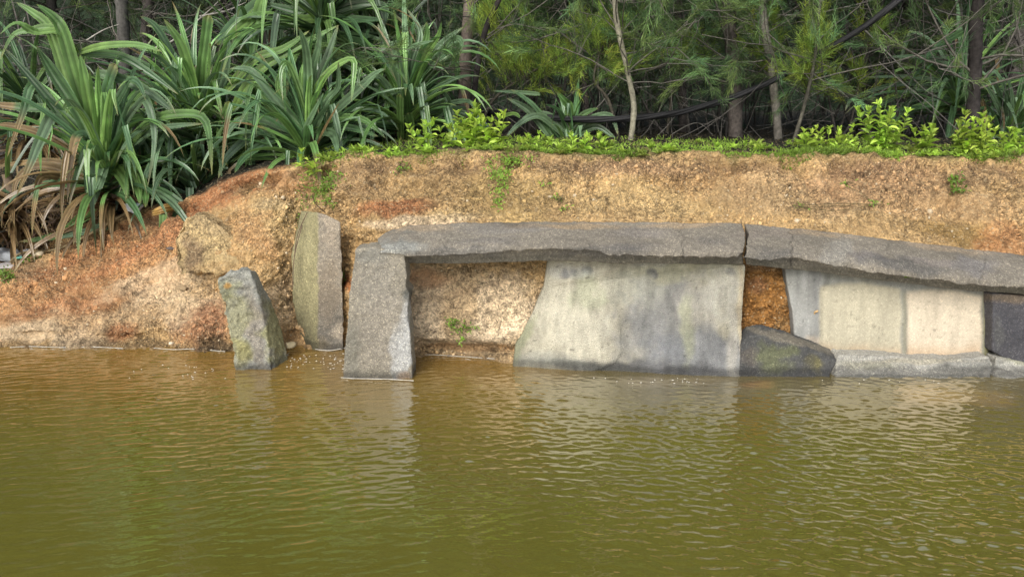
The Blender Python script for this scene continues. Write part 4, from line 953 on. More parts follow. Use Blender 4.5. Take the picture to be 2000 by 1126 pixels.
def casuarina(path, Y, r, label, seed, bark=(.10, .085, .075), nb=26, low=1.6, leafy=1.0, top=9.5, bright=1.0, name="casuarina_tree", zfol=1.9):
    rng = np.random.default_rng(seed)
    P = [W(x, y, Y) for x, y in path]
    gz = ground_z(P[0][0], Y); P = [np.array([P[0][0], Y, gz - .1])] + P
    d = nrm(P[-1] - P[-2]); d = nrm(d * .5 + np.array([0, 0, 1.]))
    last = P[-1]; 
    while last[2] < top: last = last + d * 1.1 + rng.normal(0, .06, 3); P.append(last)
    n = 46; S = spline(P, n); h = (S[:, 2] - gz) / (top - gz)
    root = empty(name, (S[0][0], Y, gz), label, "tree", "casuarina trees in the wood behind the bank")
    org = np.array(root.location)
    rad = r * (1 - .8 * h)
    mb = MB(); pc = np.array(bark) * (1 + .3 * rng.normal(0, 1, (n, 1)) * .5)
    S = spline(P, 90); h = (S[:, 2] - gz) / (top - gz); rad = r * np.clip(1 - .8 * h, .15, 1.1)
    bc = np.array(bark) * (1 + .9 * np.clip(fbm(np.repeat(S, 10, 0) + np.random.default_rng(seed).normal(0, .03, (900, 3)), 6, 3, seed), -.6, .9))[:, None]
    tube(mb, S, rad, 10, (0, 0, 0), .22, seed); mb.c[-1] = bc
    mt = mb; mn = MB(); O, D = [], []; O2, D2 = [], []
    for i in range(nb):
        f = rng.uniform(0, 1) ** 1.5; z = gz + low * .3 + f * (top - gz - .6); k = int(np.argmin(np.abs(S[:, 2] - z)))
        vis = z < 3.6
        az = rng.uniform(0, 2 * math.pi); e = rng.uniform(-.1, .75)
        L = rng.uniform(.7, 1.8) * (1 - .4 * h[k]) * (1.3 if not vis else 1)
        bp = branch_path(S[k], np.array([math.cos(az) * math.cos(e), math.sin(az) * math.cos(e), math.sin(e)]), L, rng, 9, .03)
        tube(mt, bp, np.linspace(max(.006, rad[k] * .22), .003, 9), 4, (.13, .12, .10))
        for s_ in range(5 if vis else 3):
            q = rng.integers(3, 9); dd = nrm(bp[q] - bp[q - 1] + rng.normal(0, .5, 3))
            tw = branch_path(bp[q], dd, rng.uniform(.2, .6), rng, 5, .02)
            if vis: tube(mt, tw, np.linspace(.004, .0018, 5), 3, (.14, .13, .11))
            for j in range(1, 5):
                (O if vis else O2).append(tw[j]); (D if vis else D2).append(tw[j] - tw[j - 1] + np.array([0, 0, .02]))
    mt.build("trunk_with_branches", M_BARK, root, at=org, smooth=True)
    if O:
        O, D = np.array(O), np.array(D)
        keep = (O[:, 2] > zfol - .25 + rng.normal(0, .25, len(O)) + (1 - leafy) * .5) & (rng.random(len(O)) < leafy)
        if keep.sum(): sprays(mn, O[keep], D[keep], 36, .42, .11, .00135 * max(1, Y / 8), rng, np.array((.066, .112, .040)) * bright, .45)
    if O2: sprays(mn, np.array(O2), np.array(D2), 14, .7, .34, .008, rng, np.array((.07, .12, .04)), .4)
    mn.build("foliage", M_NEEDLE, root, at=org)
    return root
T_ = [
 ([(240, 300), (243, 120), (236, 0)], 7.9, .07, "pale grey casuarina trunk behind the left pandanus", (.10, .095, .085), .4, 1.),
 ([(300, 330), (285, 100), (290, 0)], 9.6, .08, "dark casuarina trunk close right of the pale grey one", (.07, .06, .055), .4, .8),
 ([(905, 290), (908, 150), (917, 0)], 7.5, .065, "mottled casuarina trunk right of the tall pandanus thicket", (.15, .12, .10), .9, 1.),
 ([(915, 290), (930, 150), (948, 60), (985, -40)], 7.2, .03, "thin black casuarina stem slanting beside the mottled trunk", (.035, .03, .028), 1., 1.4),
 ([(1155, 290), (1143, 180), (1135, 90)], 9.2, .032, "slim casuarina stem behind the low young pandanus", (.12, .10, .09), 1., 1.3),
 ([(1228, 300), (1238, 215), (1228, 150), (1208, 60), (1200, -20)], 6.75, .026, "curved pale lichened sapling left of where the cables dip lowest", (.22, .205, .15), 1., 1.5),
 ([(1335, 290), (1333, 180), (1325, 0)], 9.6, .055, "dark casuarina trunk behind the cables, right of the curved sapling", (.07, .06, .055), .8, 1.),
 ([(1437, 300), (1434, 150), (1424, 0)], 7.6, .07, "broad brown casuarina trunk in the centre right of the wood", (.10, .085, .075), .7, .9),
 ([(1522, 300), (1510, 150), (1490, -20)], 7.15, .04, "mid-grey casuarina with a bright feathery top left of the cable's rise", (.17, .155, .13), 1., 1.7),
 ([(1545, 290), (1570, 210), (1590, 120), (1600, 20)], 6.8, .016, "thin casuarina sapling with feathery sprays crossing the cables", (.07, .065, .05), 1., 1.8),
 ([(1680, 290), (1690, 100), (1685, 0)], 11.0, .07, "distant casuarina trunk between the feathery sapling and the far pandanus", (.08, .075, .065), .8, 1.),
 ([(1760, 290), (1765, 100), (1770, 0)], 12.0, .07, "distant casuarina trunk behind the far pandanus", (.09, .08, .07), .8, 1.),
 ([(1878, 260), (1873, 100), (1868, 0)], 9.4, .07, "grey casuarina trunk close behind the black one at the right", (.13, .12, .11), .8, 1.1),
 ([(1898, 245), (1905, 120), (1911, 0)], 6.9, .060, "thick black wet casuarina trunk at the right", (.035, .030, .028), .7, 1.),
 ([(1978, 290), (1985, 100), (1990, 0)], 10.0, .10, "pale brown casuarina trunk at the right edge", (.16, .14, .13), .7, 1.),
 ([(1040, 290), (1035, 100), (1020, 0)], 11.5, .06, "distant dark casuarina trunk above the low young pandanus", (.07, .06, .055), .9, 1.),
 ([(640, 290), (650, 100), (655, 0)], 10.5, .08, "casuarina trunk hidden behind the middle pandanus", (.09, .08, .07), .7, 1.),
 ([(130, 290), (120, 100), (100, 0)], 10.5, .07, "casuarina trunk in the dark above the left pandanus", (.07, .065, .06), .4, .8),
 ([(420, 290), (425, 100), (440, 0)], 11.0, .08, "casuarina trunk in the dark between the two left pandanus crowns", (.07, .065, .06), .4, .8),
 ([(1230, 290), (1250, 100), (1260, 0)], 12.5, .07, "far casuarina trunk behind the curved sapling", (.08, .07, .06), .8, 1.),
]
for i, (pa, Y, r, lab, bk_, lf, br) in enumerate(T_):
    casuarina(pa, Y, r, lab, 100 + i, bk_, 40, leafy=lf, bright=br)

# feathery sprays near the front: branches of their own trees reach in at these places
rng = np.random.default_rng(77)
def foliage_patch(parentname, patches, label, Y, stem):
    root = empty(parentname, W(stem[0][0], stem[0][1], Y), label, "young tree", "casuarina saplings behind the bank edge")
    org = np.array(root.location); ms = MB(); S = spline([W(x, y, Y) for x, y in stem], 30)
    tube(ms, S, np.linspace(.02, .006, 30), 6, (.09, .08, .06), .2, 3)
    mt, mn = ms, MB(); O, D = [], []
    for (x, y, rx, ry, n_) in patches:
        for i in range(n_):
            p = W(x + rng.normal(0, rx * .5), y + rng.normal(0, ry * .5), Y + rng.normal(0, .18))
            k = S[int(np.argmin(np.linalg.norm(S - p, axis=1)))]
            d = nrm(p - k + np.array([0, 0, .12])); tw = branch_path(p - d * .22, d, .28, rng, 5, .02, .1)
            if i % 4 == 0: tube(mt, spline([k, (k + p) / 2 + np.array([0, 0, -.04]), p - d * .2], 8), np.linspace(.006, .003, 8), 4, (.13, .12, .09))
            tube(mt, tw, np.linspace(.003, .0015, 5), 3, (.12, .13, .07))
            for j in (1, 2, 3, 4): O.append(tw[j]); D.append(tw[j] - tw[j - 1])
    sprays(mn, np.array(O), np.array(D), 20, .42, .10, .0014, rng, (.27, .40, .075), .3, .1)
    mt.build("trunk_with_branches", M_BARK, root, at=org, smooth=True); mn.build("foliage", M_NEEDLE, root, at=org)
foliage_patch("casuarina_sapling", [(1040, 120, 90, 40, 62), (1000, 105, 40, 20, 22), (1100, 130, 50, 28, 30), (960, 45, 40, 30, 20), (1000, 10, 50, 20, 12)], "bright yellow-green casuarina sprays spreading left of the curved sapling", 7.5, [(930, 290), (960, 200), (1040, 140), (1130, 90)])
foliage_patch("casuarina_sapling", [(1180, 70, 22, 40, 34), (1200, 130, 24, 24, 16), (1150, 50, 20, 12, 6)], "feathery green casuarina spray in front of the curved sapling's upper bend", 7.3, [(1215, 300), (1190, 200), (1160, 150), (1190, 60)])
foliage_patch("casuarina_sapling", [(1320, 95, 50, 26, 22), (1360, 110, 30, 20, 12)], "soft green casuarina sprays right of the curved sapling", 7.9, [(1300, 300), (1310, 200), (1330, 90)])
foliage_patch("casuarina_sapling", [(1495, 60, 28, 60, 56), (1480, 100, 24, 24, 16)], "dense feathery bright casuarina top above the cables", 7.7, [(1522, 300), (1512, 150), (1495, 10)])
foliage_patch("casuarina_sapling", [(1590, 90, 20, 55, 44), (1560, 145, 30, 16, 16)], "hanging bright casuarina spray crossing in front of the cables", 7.0, [(1545, 300), (1572, 200), (1598, 40)])
foliage_patch("casuarina_sapling", [(1690, 160, 60, 30, 16), (1640, 175, 40, 20, 12), (1700, 60, 60, 40, 14)], "loose dark green casuarina sprays under the rising cables", 8.6, [(1650, 300), (1670, 200), (1700, 60)])

# dense far wood: needles and dead twigs that nobody could count
rng = np.random.default_rng(13)
mn = MB(); n = 20000
Yf = rng.uniform(9.5, 24, n); Xf = rng.uniform(-1, 1, n) * (Yf * .85 + 1); Xf = np.where(rng.random(n) < .16, np.sign(Xf) * rng.uniform(.85, 1.6, n) * (Yf + 1), Xf)
Zf = 1.0 + rng.beta(1.6, 1.4, n) * (2.0 + Yf * .22)
Of = np.stack([Xf, Yf, Zf], -1); 
gap = vnoise(Of, .9, 6) + .35 * vnoise(Of, 2.5, 7) > -.25 + .5 * (Xf < -1.5)
Of = Of[gap]; lowz = Of[:, 2] > 1.5 + rng.normal(0, .3, len(Of)); Of = Of[lowz]
sprays(mn, Of, rng.normal(0, 1, Of.shape) + np.array([0, -.2, .5]), 28, .55, .19, .0030, rng, (.085, .13, .072), .35)  # paler needles: haze put into the colour of the far foliage
n = 5000; Yf = rng.uniform(12, 26, n); Xf = rng.uniform(-1, 1, n) * (Yf * 1.2 + 2); Zf = rng.uniform(4.5, 13, n)
sprays(mn, np.stack([Xf, Yf, Zf], -1), rng.normal(0, 1, (n, 3)), 10, .8, .6, .02, rng, (.06, .10, .04), .4)
n = 13000; Yf = rng.uniform(8.2, 15, n); Xf = rng.uniform(-1, 1, n) * (Yf * 1.1 + 1); Zf = 3.3 + (Yf - 8) * .15 + rng.random(n) * 7.5  # crown layer above the view, added to keep sky out of the water
sprays(mn, np.stack([Xf, Yf, Zf], -1), rng.normal(0, 1, (n, 3)), 10, .8, .45, .022, rng, (.05, .085, .035), .4)
tag(mn.build("far_wood_foliage", M_NEEDLE), "dim green mass of casuarina foliage deep in the wood", "foliage", kind='stuff')
mt = MB()
for i in range(1700):
    Y = rng.uniform(7.3, 17) if i % 3 else rng.uniform(7.3, 9.3); x = rng.uniform(-1, 1) * (Y * .8); z = 1.0 + rng.random() ** 1.2 * (1.6 + (Y - 7) * .2)
    if Y < 8 and x < -.9: continue
    d = np.array([rng.normal(0, 1), rng.normal(0, .4), rng.normal(0, .7)])
    pth = branch_path(np.array([x, Y, z]), d, rng.uniform(.5, 1.9), rng, 7, rng.normal(0, .05), .10)
    g = rng.uniform(.35, 1.2) if rng.random() < .9 else 1.7
    tube(mt, pth, np.linspace(rng.uniform(.003, .007), .0015, 7), 3, np.array((.13, .12, .105)) * g)
for i in range(500):
    Y = rng.uniform(8, 18); x = rng.uniform(-1, 1) * (Y * .8)
    pth = branch_path(np.array([x, Y, 1.1]), np.array([rng.normal(0, .25), 0, 1]), rng.uniform(.8, 4), rng, 8, .0, .06)
    tube(mt, pth, np.linspace(rng.uniform(.006, .02), .004, 8), 4, np.array((.10, .09, .08)) * rng.uniform(.4, 1.3))
tag(mt.build("dead_twigs", M_TWIG), "tangle of bare grey twigs between the casuarina trunks", "twigs", kind='stuff')
# pale dead branches one can pick out
def dead(path, Y, r, label, k=1.0):
    P = spline([W(x, y, Y) for x, y in path], 24); mb = MB(); o = P[0]
    tube(mb, P, np.linspace(r, r * .35, 24), 6, np.array((.34, .32, .28)) * k, .3, 4)
    q = P[12]; rg = np.random.default_rng(int(path[0][0])); 
    for j in (8, 14, 18): tube(mb, branch_path(P[j], P[j] - P[j - 1] + rg.normal(0, .03, 3), .35, rg, 6), np.linspace(r * .4, .001, 6), 4, np.array((.3, .28, .25)) * k)
    tag(mb.build("dead_branch", M_TWIG, at=o, smooth=True), label, "dead branch", "pale dead branches in the wood")
dead([(300, 95), (340, 78), (400, 28), (430, 0)], 7.6, .011, "pale forked dead branch above the second pandanus")
dead([(390, 32), (440, 22), (480, 5)], 7.6, .009, "short pale twig lying right of the forked dead branch")
dead([(160, 85), (200, 60), (232, 48)], 7.7, .008, "pale bare twig above the big left pandanus")
dead([(905, 185), (950, 145), (985, 110), (1030, 90)], 7.8, .009, "pale dead branch climbing right from the mottled trunk")
dead([(1230, 110), (1262, 92), (1310, 72), (1340, 62)], 7.3, .008, "light branch leaving the curved sapling to the right", .9)
dead([(1420, 65), (1460, 66), (1490, 67)], 7.6, .008, "straight pale dead branch level left of the feathery top")
dead([(1500, 30), (1580, 28), (1660, 12), (1700, 2)], 7.8, .009, "long dead branch at the top left of the rising cables", .8)
dead([(1690, 60), (1740, 110), (1800, 170), (1830, 190)], 8.2, .008, "slanting dead branch below the cables towards the far pandanus", .9)
dead([(935, 200), (1000, 180), (1060, 140), (1130, 130)], 8.1, .009, "dead branch beneath the bright sprays", .8)
dead([(1400, 105), (1440, 130), (1510, 150), (1560, 180)], 8.2, .008, "curved dead branch under the feathery casuarina top", .9)
dead([(1240, 172), (1290, 170), (1330, 190), (1420, 205)], 8.1, .007, "low dead branch arching right of the curved sapling", .9)
dead([(1300, 270), (1360, 240), (1400, 270), (1440, 285)], 8.3, .007, "dead branch near the ground below the cables", .9)

# ------------------------------------------------------------------ sagging cables
cb_path = [(-400, 180, 9.5), (100, 130, 9.3), (330, 92, 9.2), (450, 45, 9.0)]
root = empty("cable_bundle", W(1230, 231, 7.5), "bundle of black cables sagging through the wood from the upper right", "cable")
org = np.array(root.location)
main = [(2100, -260, 6.3), (1900, -110, 6.5), (1755, 0, 6.6), (1680, 58, 6.7), (1600, 105, 6.85), (1510, 158, 6.95), (1430, 190, 6.98), (1330, 218, 7.0), (1230, 231, 7.02), (1130, 233, 7.1), (1000, 225, 7.4), (850, 205, 8.0), (600, 150, 9.0)]
S = spline([W(*p) for p in main], 120)
for k in range(4):
    t = np.linspace(0, 26, 120); a = t * .9 + k * 1.6; rr = .012 + .005 * np.sin(t * .35 + k)
    P = S + np.stack([0 * a, np.cos(a) * rr, np.sin(a) * rr * 1.1], -1)
    mb = MB(); tube(mb, P, .018, 6, (.006, .006, .007)); mb.build("cable_strand", M_CABLE, root, smooth=True, at=org)
S = spline([W(*p) for p in cb_path], 60); root = empty("cable_bundle", W(*cb_path[2]), "thin black cables in the dark above the second pandanus", "cable"); org = np.array(root.location)
for k in range(3):
    t = np.linspace(0, 20, 60); P = S + np.stack([0 * t, np.cos(t + 2 * k) * .03, np.sin(t * .7 + 2 * k) * .05], -1)
    mb = MB(); tube(mb, P, .009, 5, (.015, .015, .018)); mb.build("cable_strand", M_CABLE, root, smooth=True, at=org)

# ------------------------------------------------------------------ weeds and turf
def leafq(mb, O, D, Up, L, wd, c, fold=.25):
    """ovate leaves, vectorised: O base, D direction, Up face normal"""
    n = len(O); D = nrm(D); S = nrm(np.cross(D, Up)); Nn_ = np.cross(S, D)
    L = np.asarray(L).reshape(-1, 1); wd = np.asarray(wd).reshape(-1, 1)
    m1, m2 = O + D * L * .3, O + D * L * .65 - Nn_ * L * .04; tip = O + D * L - Nn_ * L * .16
    V = np.stack([O, m1 - S * wd * .45 + Nn_ * wd * fold, m1, m1 + S * wd * .45 + Nn_ * wd * fold, m2 - S * wd * .38 + Nn_ * wd * fold, m2, m2 + S * wd * .38 + Nn_ * wd * fold, tip], 1)
    b = np.arange(n)[:, None] * 8
    Tt = np.concatenate([b + np.array([[0, 2, 1]]), b + np.array([[0, 3, 2]]), b + np.array([[4, 5, 7]]), b + np.array([[5, 6, 7]])])
    Qq = np.concatenate([b + np.array([[1, 2, 5, 4]]), b + np.array([[2, 3, 6, 5]])])
    mb.add(V.reshape(-1, 3), Tt, Qq, c=np.repeat(c, 8, 0))
LIME = np.array((.36, .56, .075))
def weed(px, py, Y, h, label, seed, stems=4, leaf=.075, tone=1.0, spread=.10, hue=0.0, name="leafy_weed", cat="weed"):
    rng = np.random.default_rng(seed); b = W(px, py, Y)
    root = empty(name, tuple(b), label, cat, "bright green weeds on the bank top"); org = np.array(root.location); ms, ml = MB(), MB()
    for s_ in range(stems):
        hh = h * rng.uniform(.55, 1.05); st = branch_path(b + np.array([0, 0, -.04]), np.array([rng.normal(0, spread * 7), rng.normal(0, spread * 4) - .05, 1]), hh, rng, 8, .05, .12)
        tube(ms, st, np.linspace(.005, .002, 8), 4, (.16, .22, .05))
        k = max(3, int(hh / .035)); O, D, LL = [], [], []
        for j in range(k):
            t = .15 + .85 * j / (k - 1); p = catmull(st, np.array([t * 7]))[0]; az0 = j * 1.57 + rng.uniform(-.8, .8)
            for a in (az0, az0 + math.pi):
                e = .15 + .8 * t ** 2 + rng.normal(0, .32); O.append(p); D.append([math.cos(a) * math.cos(e), math.sin(a) * math.cos(e), math.sin(e)]); LL.append(leaf * (1.05 - .45 * t ** 2) * rng.uniform(.8, 1.15))
        for a in rng.uniform(0, 6.28, 4): O.append(st[-1]); D.append([math.cos(a) * .5, math.sin(a) * .5, .9]); LL.append(leaf * .55)
        O, D, LL = np.array(O), np.array(D), np.array(LL)
        c = LIME * np.array([1 + hue, 1, 1]) * tone * rng.uniform(.5, 1.3, (len(O), 1)) * (1 + np.array([.25, 0, .3]) * rng.random((len(O), 1)))
        leafq(ml, O, D, np.array([0, 0, 1.]) + rng.normal(0, .25, O.shape), LL, LL * .48, c)
    ms.build("stems", M_WEED, root, at=org); ml.build("leaves", M_WEED, root, at=org)
weed(592, 318, 5.72, .15, "small lime-green weed on the crest, left of the creeper in the gully", 1, 2, .085, 1.1, .03)
weed(614, 330, 5.66, .10, "squat lime-green weed at the head of the overgrown gully", 2, 3, .075, 1.15, .03)
WD = [(828, 290, 5.9, .20, "leafy weed leftmost of the clump behind the bank edge", 3, .08), (880, 292, 5.95, .17, "broad low weed in the left clump", 4, .09), (925, 290, 5.95, .27, "tall broad-leaved weed in the middle of the left clump", 7, .10), (968, 292, 5.95, .30, "tallest upright weed at the right of the left clump", 4, .085),
 (1012, 292, 5.95, .13, "low weed beside the tall upright weed", 4, .07), (1060, 290, 6.0, .15, "spindly weed left of the young pandanus", 4, .06), (1128, 294, 5.8, .12, "star-shaped weed in front of the young pandanus", 4, .085), (1178, 292, 5.9, .13, "small weed right of the young pandanus", 3, .07),
 (1575, 296, 5.8, .17, "weed leftmost of the right-hand clumps", 6, .075), (1620, 294, 5.9, .22, "straggling weed right of the slim grey trunk", 5, .065), (1715, 296, 5.85, .34, "tallest weed of the right side, pointing up", 8, .08), (1745, 296, 5.9, .20, "bushy weed just right of the tallest right-hand one", 7, .07),
 (1805, 294, 6.0, .20, "broad-leaved weed between the tallest one and the dark trunk", 5, .085), (1885, 296, 5.85, .26, "dense bushy weed before the dark trunk's foot", 10, .075), (1920, 298, 5.8, .20, "weed right of the dark trunk's foot", 8, .07), (1965, 298, 5.85, .16, "low weed near the right edge", 6, .07), (1998, 300, 5.8, .18, "weed cut by the photo's right edge", 6, .07),
 (1660, 298, 5.85, .12, "low weed left of the tallest right-hand one", 4, .07), (1480, 296, 5.85, .08, "tiny weed left of the right-hand clumps", 3, .055), (1905, 310, 5.62, .10, "tuft of narrow leaves on the lip at the right", 6, .05)]
for i, (x, y, Y, h, lab, st, lf) in enumerate(WD): weed(x, y, Y, h * 1.25, lab, 40 + i, st + 1, lf * 1.25, 1.15, .07, .02 * (i % 5 - 2))

rng = np.random.default_rng(31)
ml = MB(); n = 34000
u = rng.uniform(560, 2060, n); v = np.where(rng.random(n) < .6, rng.uniform(6.83, 8.1, n), rng.uniform(8.1, 8.75, n))
edge = 6.97 + .05 * np.sin(u / 37.0) + .14 * vnoise(np.stack([u / 60, u * 0, u * 0], -1), 1, 3)
keep = (v > edge) & (rng.random(n) < np.clip((u - 560) / 160, .1, 1)) & (rng.random(n) < np.clip(1.25 - (v - 7) * .5, .12, 1)) & (vnoise(np.stack([u / 38, v * 4, 0 * u], -1), 1, 63) > np.where(v < 8.0, -.02, -.4))
u, v = u[keep], v[keep]; Pt, Nt = terr(u, v); n = len(Pt); Pt = Pt + rng.normal(0, .006, Pt.shape) * np.array([1, 1, 0]) + np.stack([rng.uniform(-.008, .008, n), 0 * u, 0 * u], -1)
kind = rng.random(n) < .55; patch = 0.8 + .45 * vnoise(Pt, 3.0, 9)
dry = (vnoise(Pt, 5.0, 19) > .45)[:, None]
c = LIME * (rng.uniform(.5, 1.15, (n, 1))) * patch[:, None]; c = np.where(dry & (rng.random((n, 1)) < .6), np.array((.28, .25, .09)) * rng.uniform(.6, 1.1, (n, 1)), c)
d = np.stack([rng.normal(0, .8, n), rng.normal(0, .6, n) - .15, rng.uniform(.2, 1.2, n)], -1)
hgt = (.6 + .8 * np.clip(vnoise(Pt, 2.3, 29) + .2, 0, 1)); k = kind
leafq(ml, Pt[k], d[k], np.array([0, -.3, 1.]) + rng.normal(0, .3, (k.sum(), 3)), rng.uniform(.016, .040, k.sum()) * hgt[k], rng.uniform(.008, .016, k.sum()), c[k])
k = ~kind
leafq(ml, Pt[k], d[k] * np.array([.7, .7, 1.3]), np.array([0, -1., .3]) + rng.normal(0, .3, (k.sum(), 3)), rng.uniform(.02, .055, k.sum()) * hgt[k], rng.uniform(.003, .006, k.sum()), c[k])
nc = 230; u = rng.uniform(600, 2060, nc); v = rng.uniform(6.95, 8.6, nc); Pc, _ = terr(u, v); ok = vnoise(Pc, 2.0, 51) > -.25; Pc = Pc[ok]; nc = len(Pc)
az = rng.uniform(0, 6.28, (nc, 11)); e_ = rng.uniform(.1, 1.2, (nc, 11)); sz = np.repeat(rng.uniform(.025, .07, nc), 11)
dd = np.stack([np.cos(az) * np.cos(e_), np.sin(az) * np.cos(e_), np.sin(e_)], -1).reshape(-1, 3)
leafq(ml, np.repeat(Pc + np.array([0, 0, .015]), 11, 0), dd, np.array([0, 0, 1.]) + rng.normal(0, .25, dd.shape), sz * rng.uniform(.7, 1.2, nc * 11), sz * .36, np.repeat(LIME * rng.uniform(.5, 1.25, (nc, 1)) * np.array([1, 1, 1.]) + np.array([.06, 0, .02]) * rng.random((nc, 1)), 11, 0))
tag(ml.build("turf", M_WEED), "bright green grass and creeping leaves along the bank top", "grass", kind='stuff')

def creeper(name, spots, label, seed, tone=1.0, sz=.022, hang=0):
    rng = np.random.default_rng(seed); O, Nr_ = [], []
    for (x, y, rx, ry, n_) in spots:
        xx = rng.normal(x, rx * .5, n_); yy = rng.normal(y, ry * .5, n_)
        for a, b in zip(xx, yy):
            i = int(np.clip(np.interp(a, U, np.arange(nu)), 0, nu - 1)); j0, j1 = int(vidx(1.0)), int(vidx(7.15))
            qx, qy = proj(G2[i, j0:j1]); j = j0 + int(np.argmin(np.abs(qy - b) - 0.0 * qy))
            O.append(G2[i, j]); Nr_.append(NG[i, j])
    O, Nr_ = np.array(O), np.array(Nr_); n = len(O); base = O.mean(0)
    root = empty(name, tuple(base), label, "creeper", None)
    ml, ms = MB(), MB(); out = nrm(Nr_ + np.array([0, -.6, .1]))
    c = LIME * np.array([.85, .9, 1]) * tone * rng.uniform(.45, 1.2, (n, 1))
    O2 = O + out * rng.uniform(.005, .05, (n, 1))
    leafq(ml, O2, out * .4 + rng.normal(0, .7, (n, 3)), out + rng.normal(0, .4, (n, 3)), rng.uniform(.6, 1.4, n) * sz, rng.uniform(.5, .8, n) * sz * .7, c)
    o_ = np.argsort(-O[:, 2]); st = O[o_][:: max(1, n // 14)] + np.array([0, -.02, 0])
    for k in range(0, len(st) - 2): tube(ms, spline([st[k], (st[k] + st[k + 1]) / 2 + rng.normal(0, .02, 3), st[k + 1]], 8), .002, 4, (.14, .12, .05))
    ml.build("leaves", M_WEED, root, at=base); ms.build("stems", M_WEED, root, at=base)
creeper("creeper", [(1000, 312, 40, 12, 180), (982, 345, 18, 30, 220), (975, 385, 12, 22, 90), (960, 335, 8, 20, 40)], "green creeper hanging down the scarp below the left weed clump", 3)
creeper("creeper", [(625, 370, 30, 26, 260), (650, 350, 30, 20, 140), (605, 345, 16, 20, 70), (640, 395, 20, 10, 60)], "olive green creeper filling the gully above the mossy standing slab", 4, .75)
creeper("creeper", [(890, 632, 14, 16, 60), (915, 640, 22, 6, 40), (902, 660, 6, 6, 20)], "little green plants in the sandy hollow right of the pillar", 5, .8)
creeper("creeper", [(1868, 355, 8, 14, 50), (1870, 372, 12, 6, 40)], "small dark green tuft on the scarp at the right", 6, .6, .03)
creeper("creeper", [(790, 330, 16, 14, 40)], "sparse green tuft near the lip above the pillar", 7, .8)
creeper("creeper", [(1090, 390, 10, 6, 16), (1105, 410, 8, 5, 12), (1060, 360, 12, 5, 10)], "a few tiny seedlings on the scarp above the long kerb beam", 8, 1.)
creeper("creeper", [(1560, 405, 30, 4, 10), (1700, 398, 20, 5, 12), (1655, 360, 12, 5, 12)], "a few tiny seedlings on the scarp above the sagging kerb beam", 9, .8)
creeper("creeper", [(30, 540, 22, 10, 90), (70, 505, 14, 8, 30)], "patch of short grass below the litter", 10, .6, .03)
creeper("creeper", [(590, 410, 8, 60, 50), (675, 560, 5, 60, 40)], "thin green growth along both sides of the mossy slab's top", 11, .7)
# small plant under the beam
O = np.array([W(1772, 541, 4.74)] * 7); an = np.linspace(0, math.pi, 7); ml = MB()
leafq(ml, O, np.stack([np.cos(an), 0 * an - .4, np.sin(an) * .8 + .1], -1), np.array([0, -1., .4]) + 0 * O, np.full(7, .03), np.full(7, .01), LIME * .6 * np.ones((7, 1)))
tag(ml.build("seedling", M_WEED), "tiny seedling growing under the sagging kerb beam above the pale squares", "seedling")

rg = np.random.default_rng(41); mb = MB()
for _ in range(130):
    i = int(np.interp(rg.uniform(640, 2050), U, np.arange(nu))); j = int(vidx(rg.uniform(6.7, 7.0))); p = G2[i, j] + np.array([0, -.02, 0])
    pth = branch_path(p, np.array([rg.normal(0, .5), -.35, -1.0]), rg.uniform(.05, .16), rg, 6, -.05, .3); tube(mb, pth, np.linspace(.0022, .0008, 6), 3, np.array((.16, .10, .06)) * rg.uniform(.6, 1.5))
tag(mb.build("hanging_rootlets", M_TWIG), "fine brown rootlets hanging from the turf lip over the scarp", "roots", kind='stuff')
# rootlets in the gully
mb = MB(); rg = np.random.default_rng(3)
for (a, b_) in (((575, 500), (600, 415)), ((572, 560), (590, 440)), ((610, 380), (635, 415))):
    P = spline([W(a[0], a[1], 5.25), W((a[0] + b_[0]) / 2 - 6, (a[1] + b_[1]) / 2, 5.3), W(b_[0], b_[1], 5.4)], 14); tube(mb, P, .004, 4, (.13, .09, .06))
tag(mb.build("bare_root", M_TWIG), "thin bare roots hanging along the mossy standing slab", "root")

# ------------------------------------------------------------------ litter at the left
def sheet(name, px, py, Y, sx, sy, sz, label, c, seed):
    cc = W(px, py, Y); V, T = rock(np.zeros(3), 1, seed, 4, (1, 1, 1), .35)
    V = V * np.array([sx, sy, sz]); V += nrm(V) * ((np.abs(fbm(V, 16, 4, seed)) - .2) * .35 * sz)[:, None] + np.stack([fbm(V, 9, 2, seed + 1), 0 * V[:, 0], fbm(V, 9, 2, seed + 2)], -1) * .3 * sz
    mb = MB(); mb.add(V, T, c=c); o = mb.build(name, M_BAG, smooth=True); o.location = cc; return tag(o, label, "litter", "plastic litter under the pandanus")
sheet("plastic_bag", 8, 497, 6.2, .20, .12, .07, "large grey-white plastic bag lying at the left edge", (.55, .58, .60), 3)
sheet("plastic_bag", 262, 408, 6.06, .09, .05, .055, "small bluish white plastic bag beneath the big pandanus leaves", (.55, .62, .66), 5)
sheet("plastic_wrapper", 38, 503, 6.05, .05, .04, .02, "small green plastic wrapper beside the large bag", (.12, .35, .28), 6)
sheet("plastic_scrap", 14, 522, 6.0, .14, .08, .035, "crumpled dirty plastic sheet below the large bag", (.35, .32, .30), 7)
sheet("plastic_scrap", 55, 490, 6.2, .06, .04, .02, "white scrap of plastic right of the large bag", (.6, .6, .6), 8)
sheet("plastic_scrap", 5, 533, 5.95, .08, .05, .025, "dark violet scrap under the crumpled sheet at the left edge", (.10, .08, .12), 9)
# dry vine over the slope
mb = MB(); P = spline([W(20, 512, 6.0), W(45, 493, 6.05), W(110, 487, 6.05), W(180, 455, 6.05), W(240, 420, 6.1), W(300, 385, 6.2)], 40); tube(mb, P, np.linspace(.010, .014, 40), 6, (.16, .12, .06), .3, 3)
tag(mb.build("dry_vine", M_TWIG, smooth=True), "long dry vine lying along the top of the left slope", "vine")
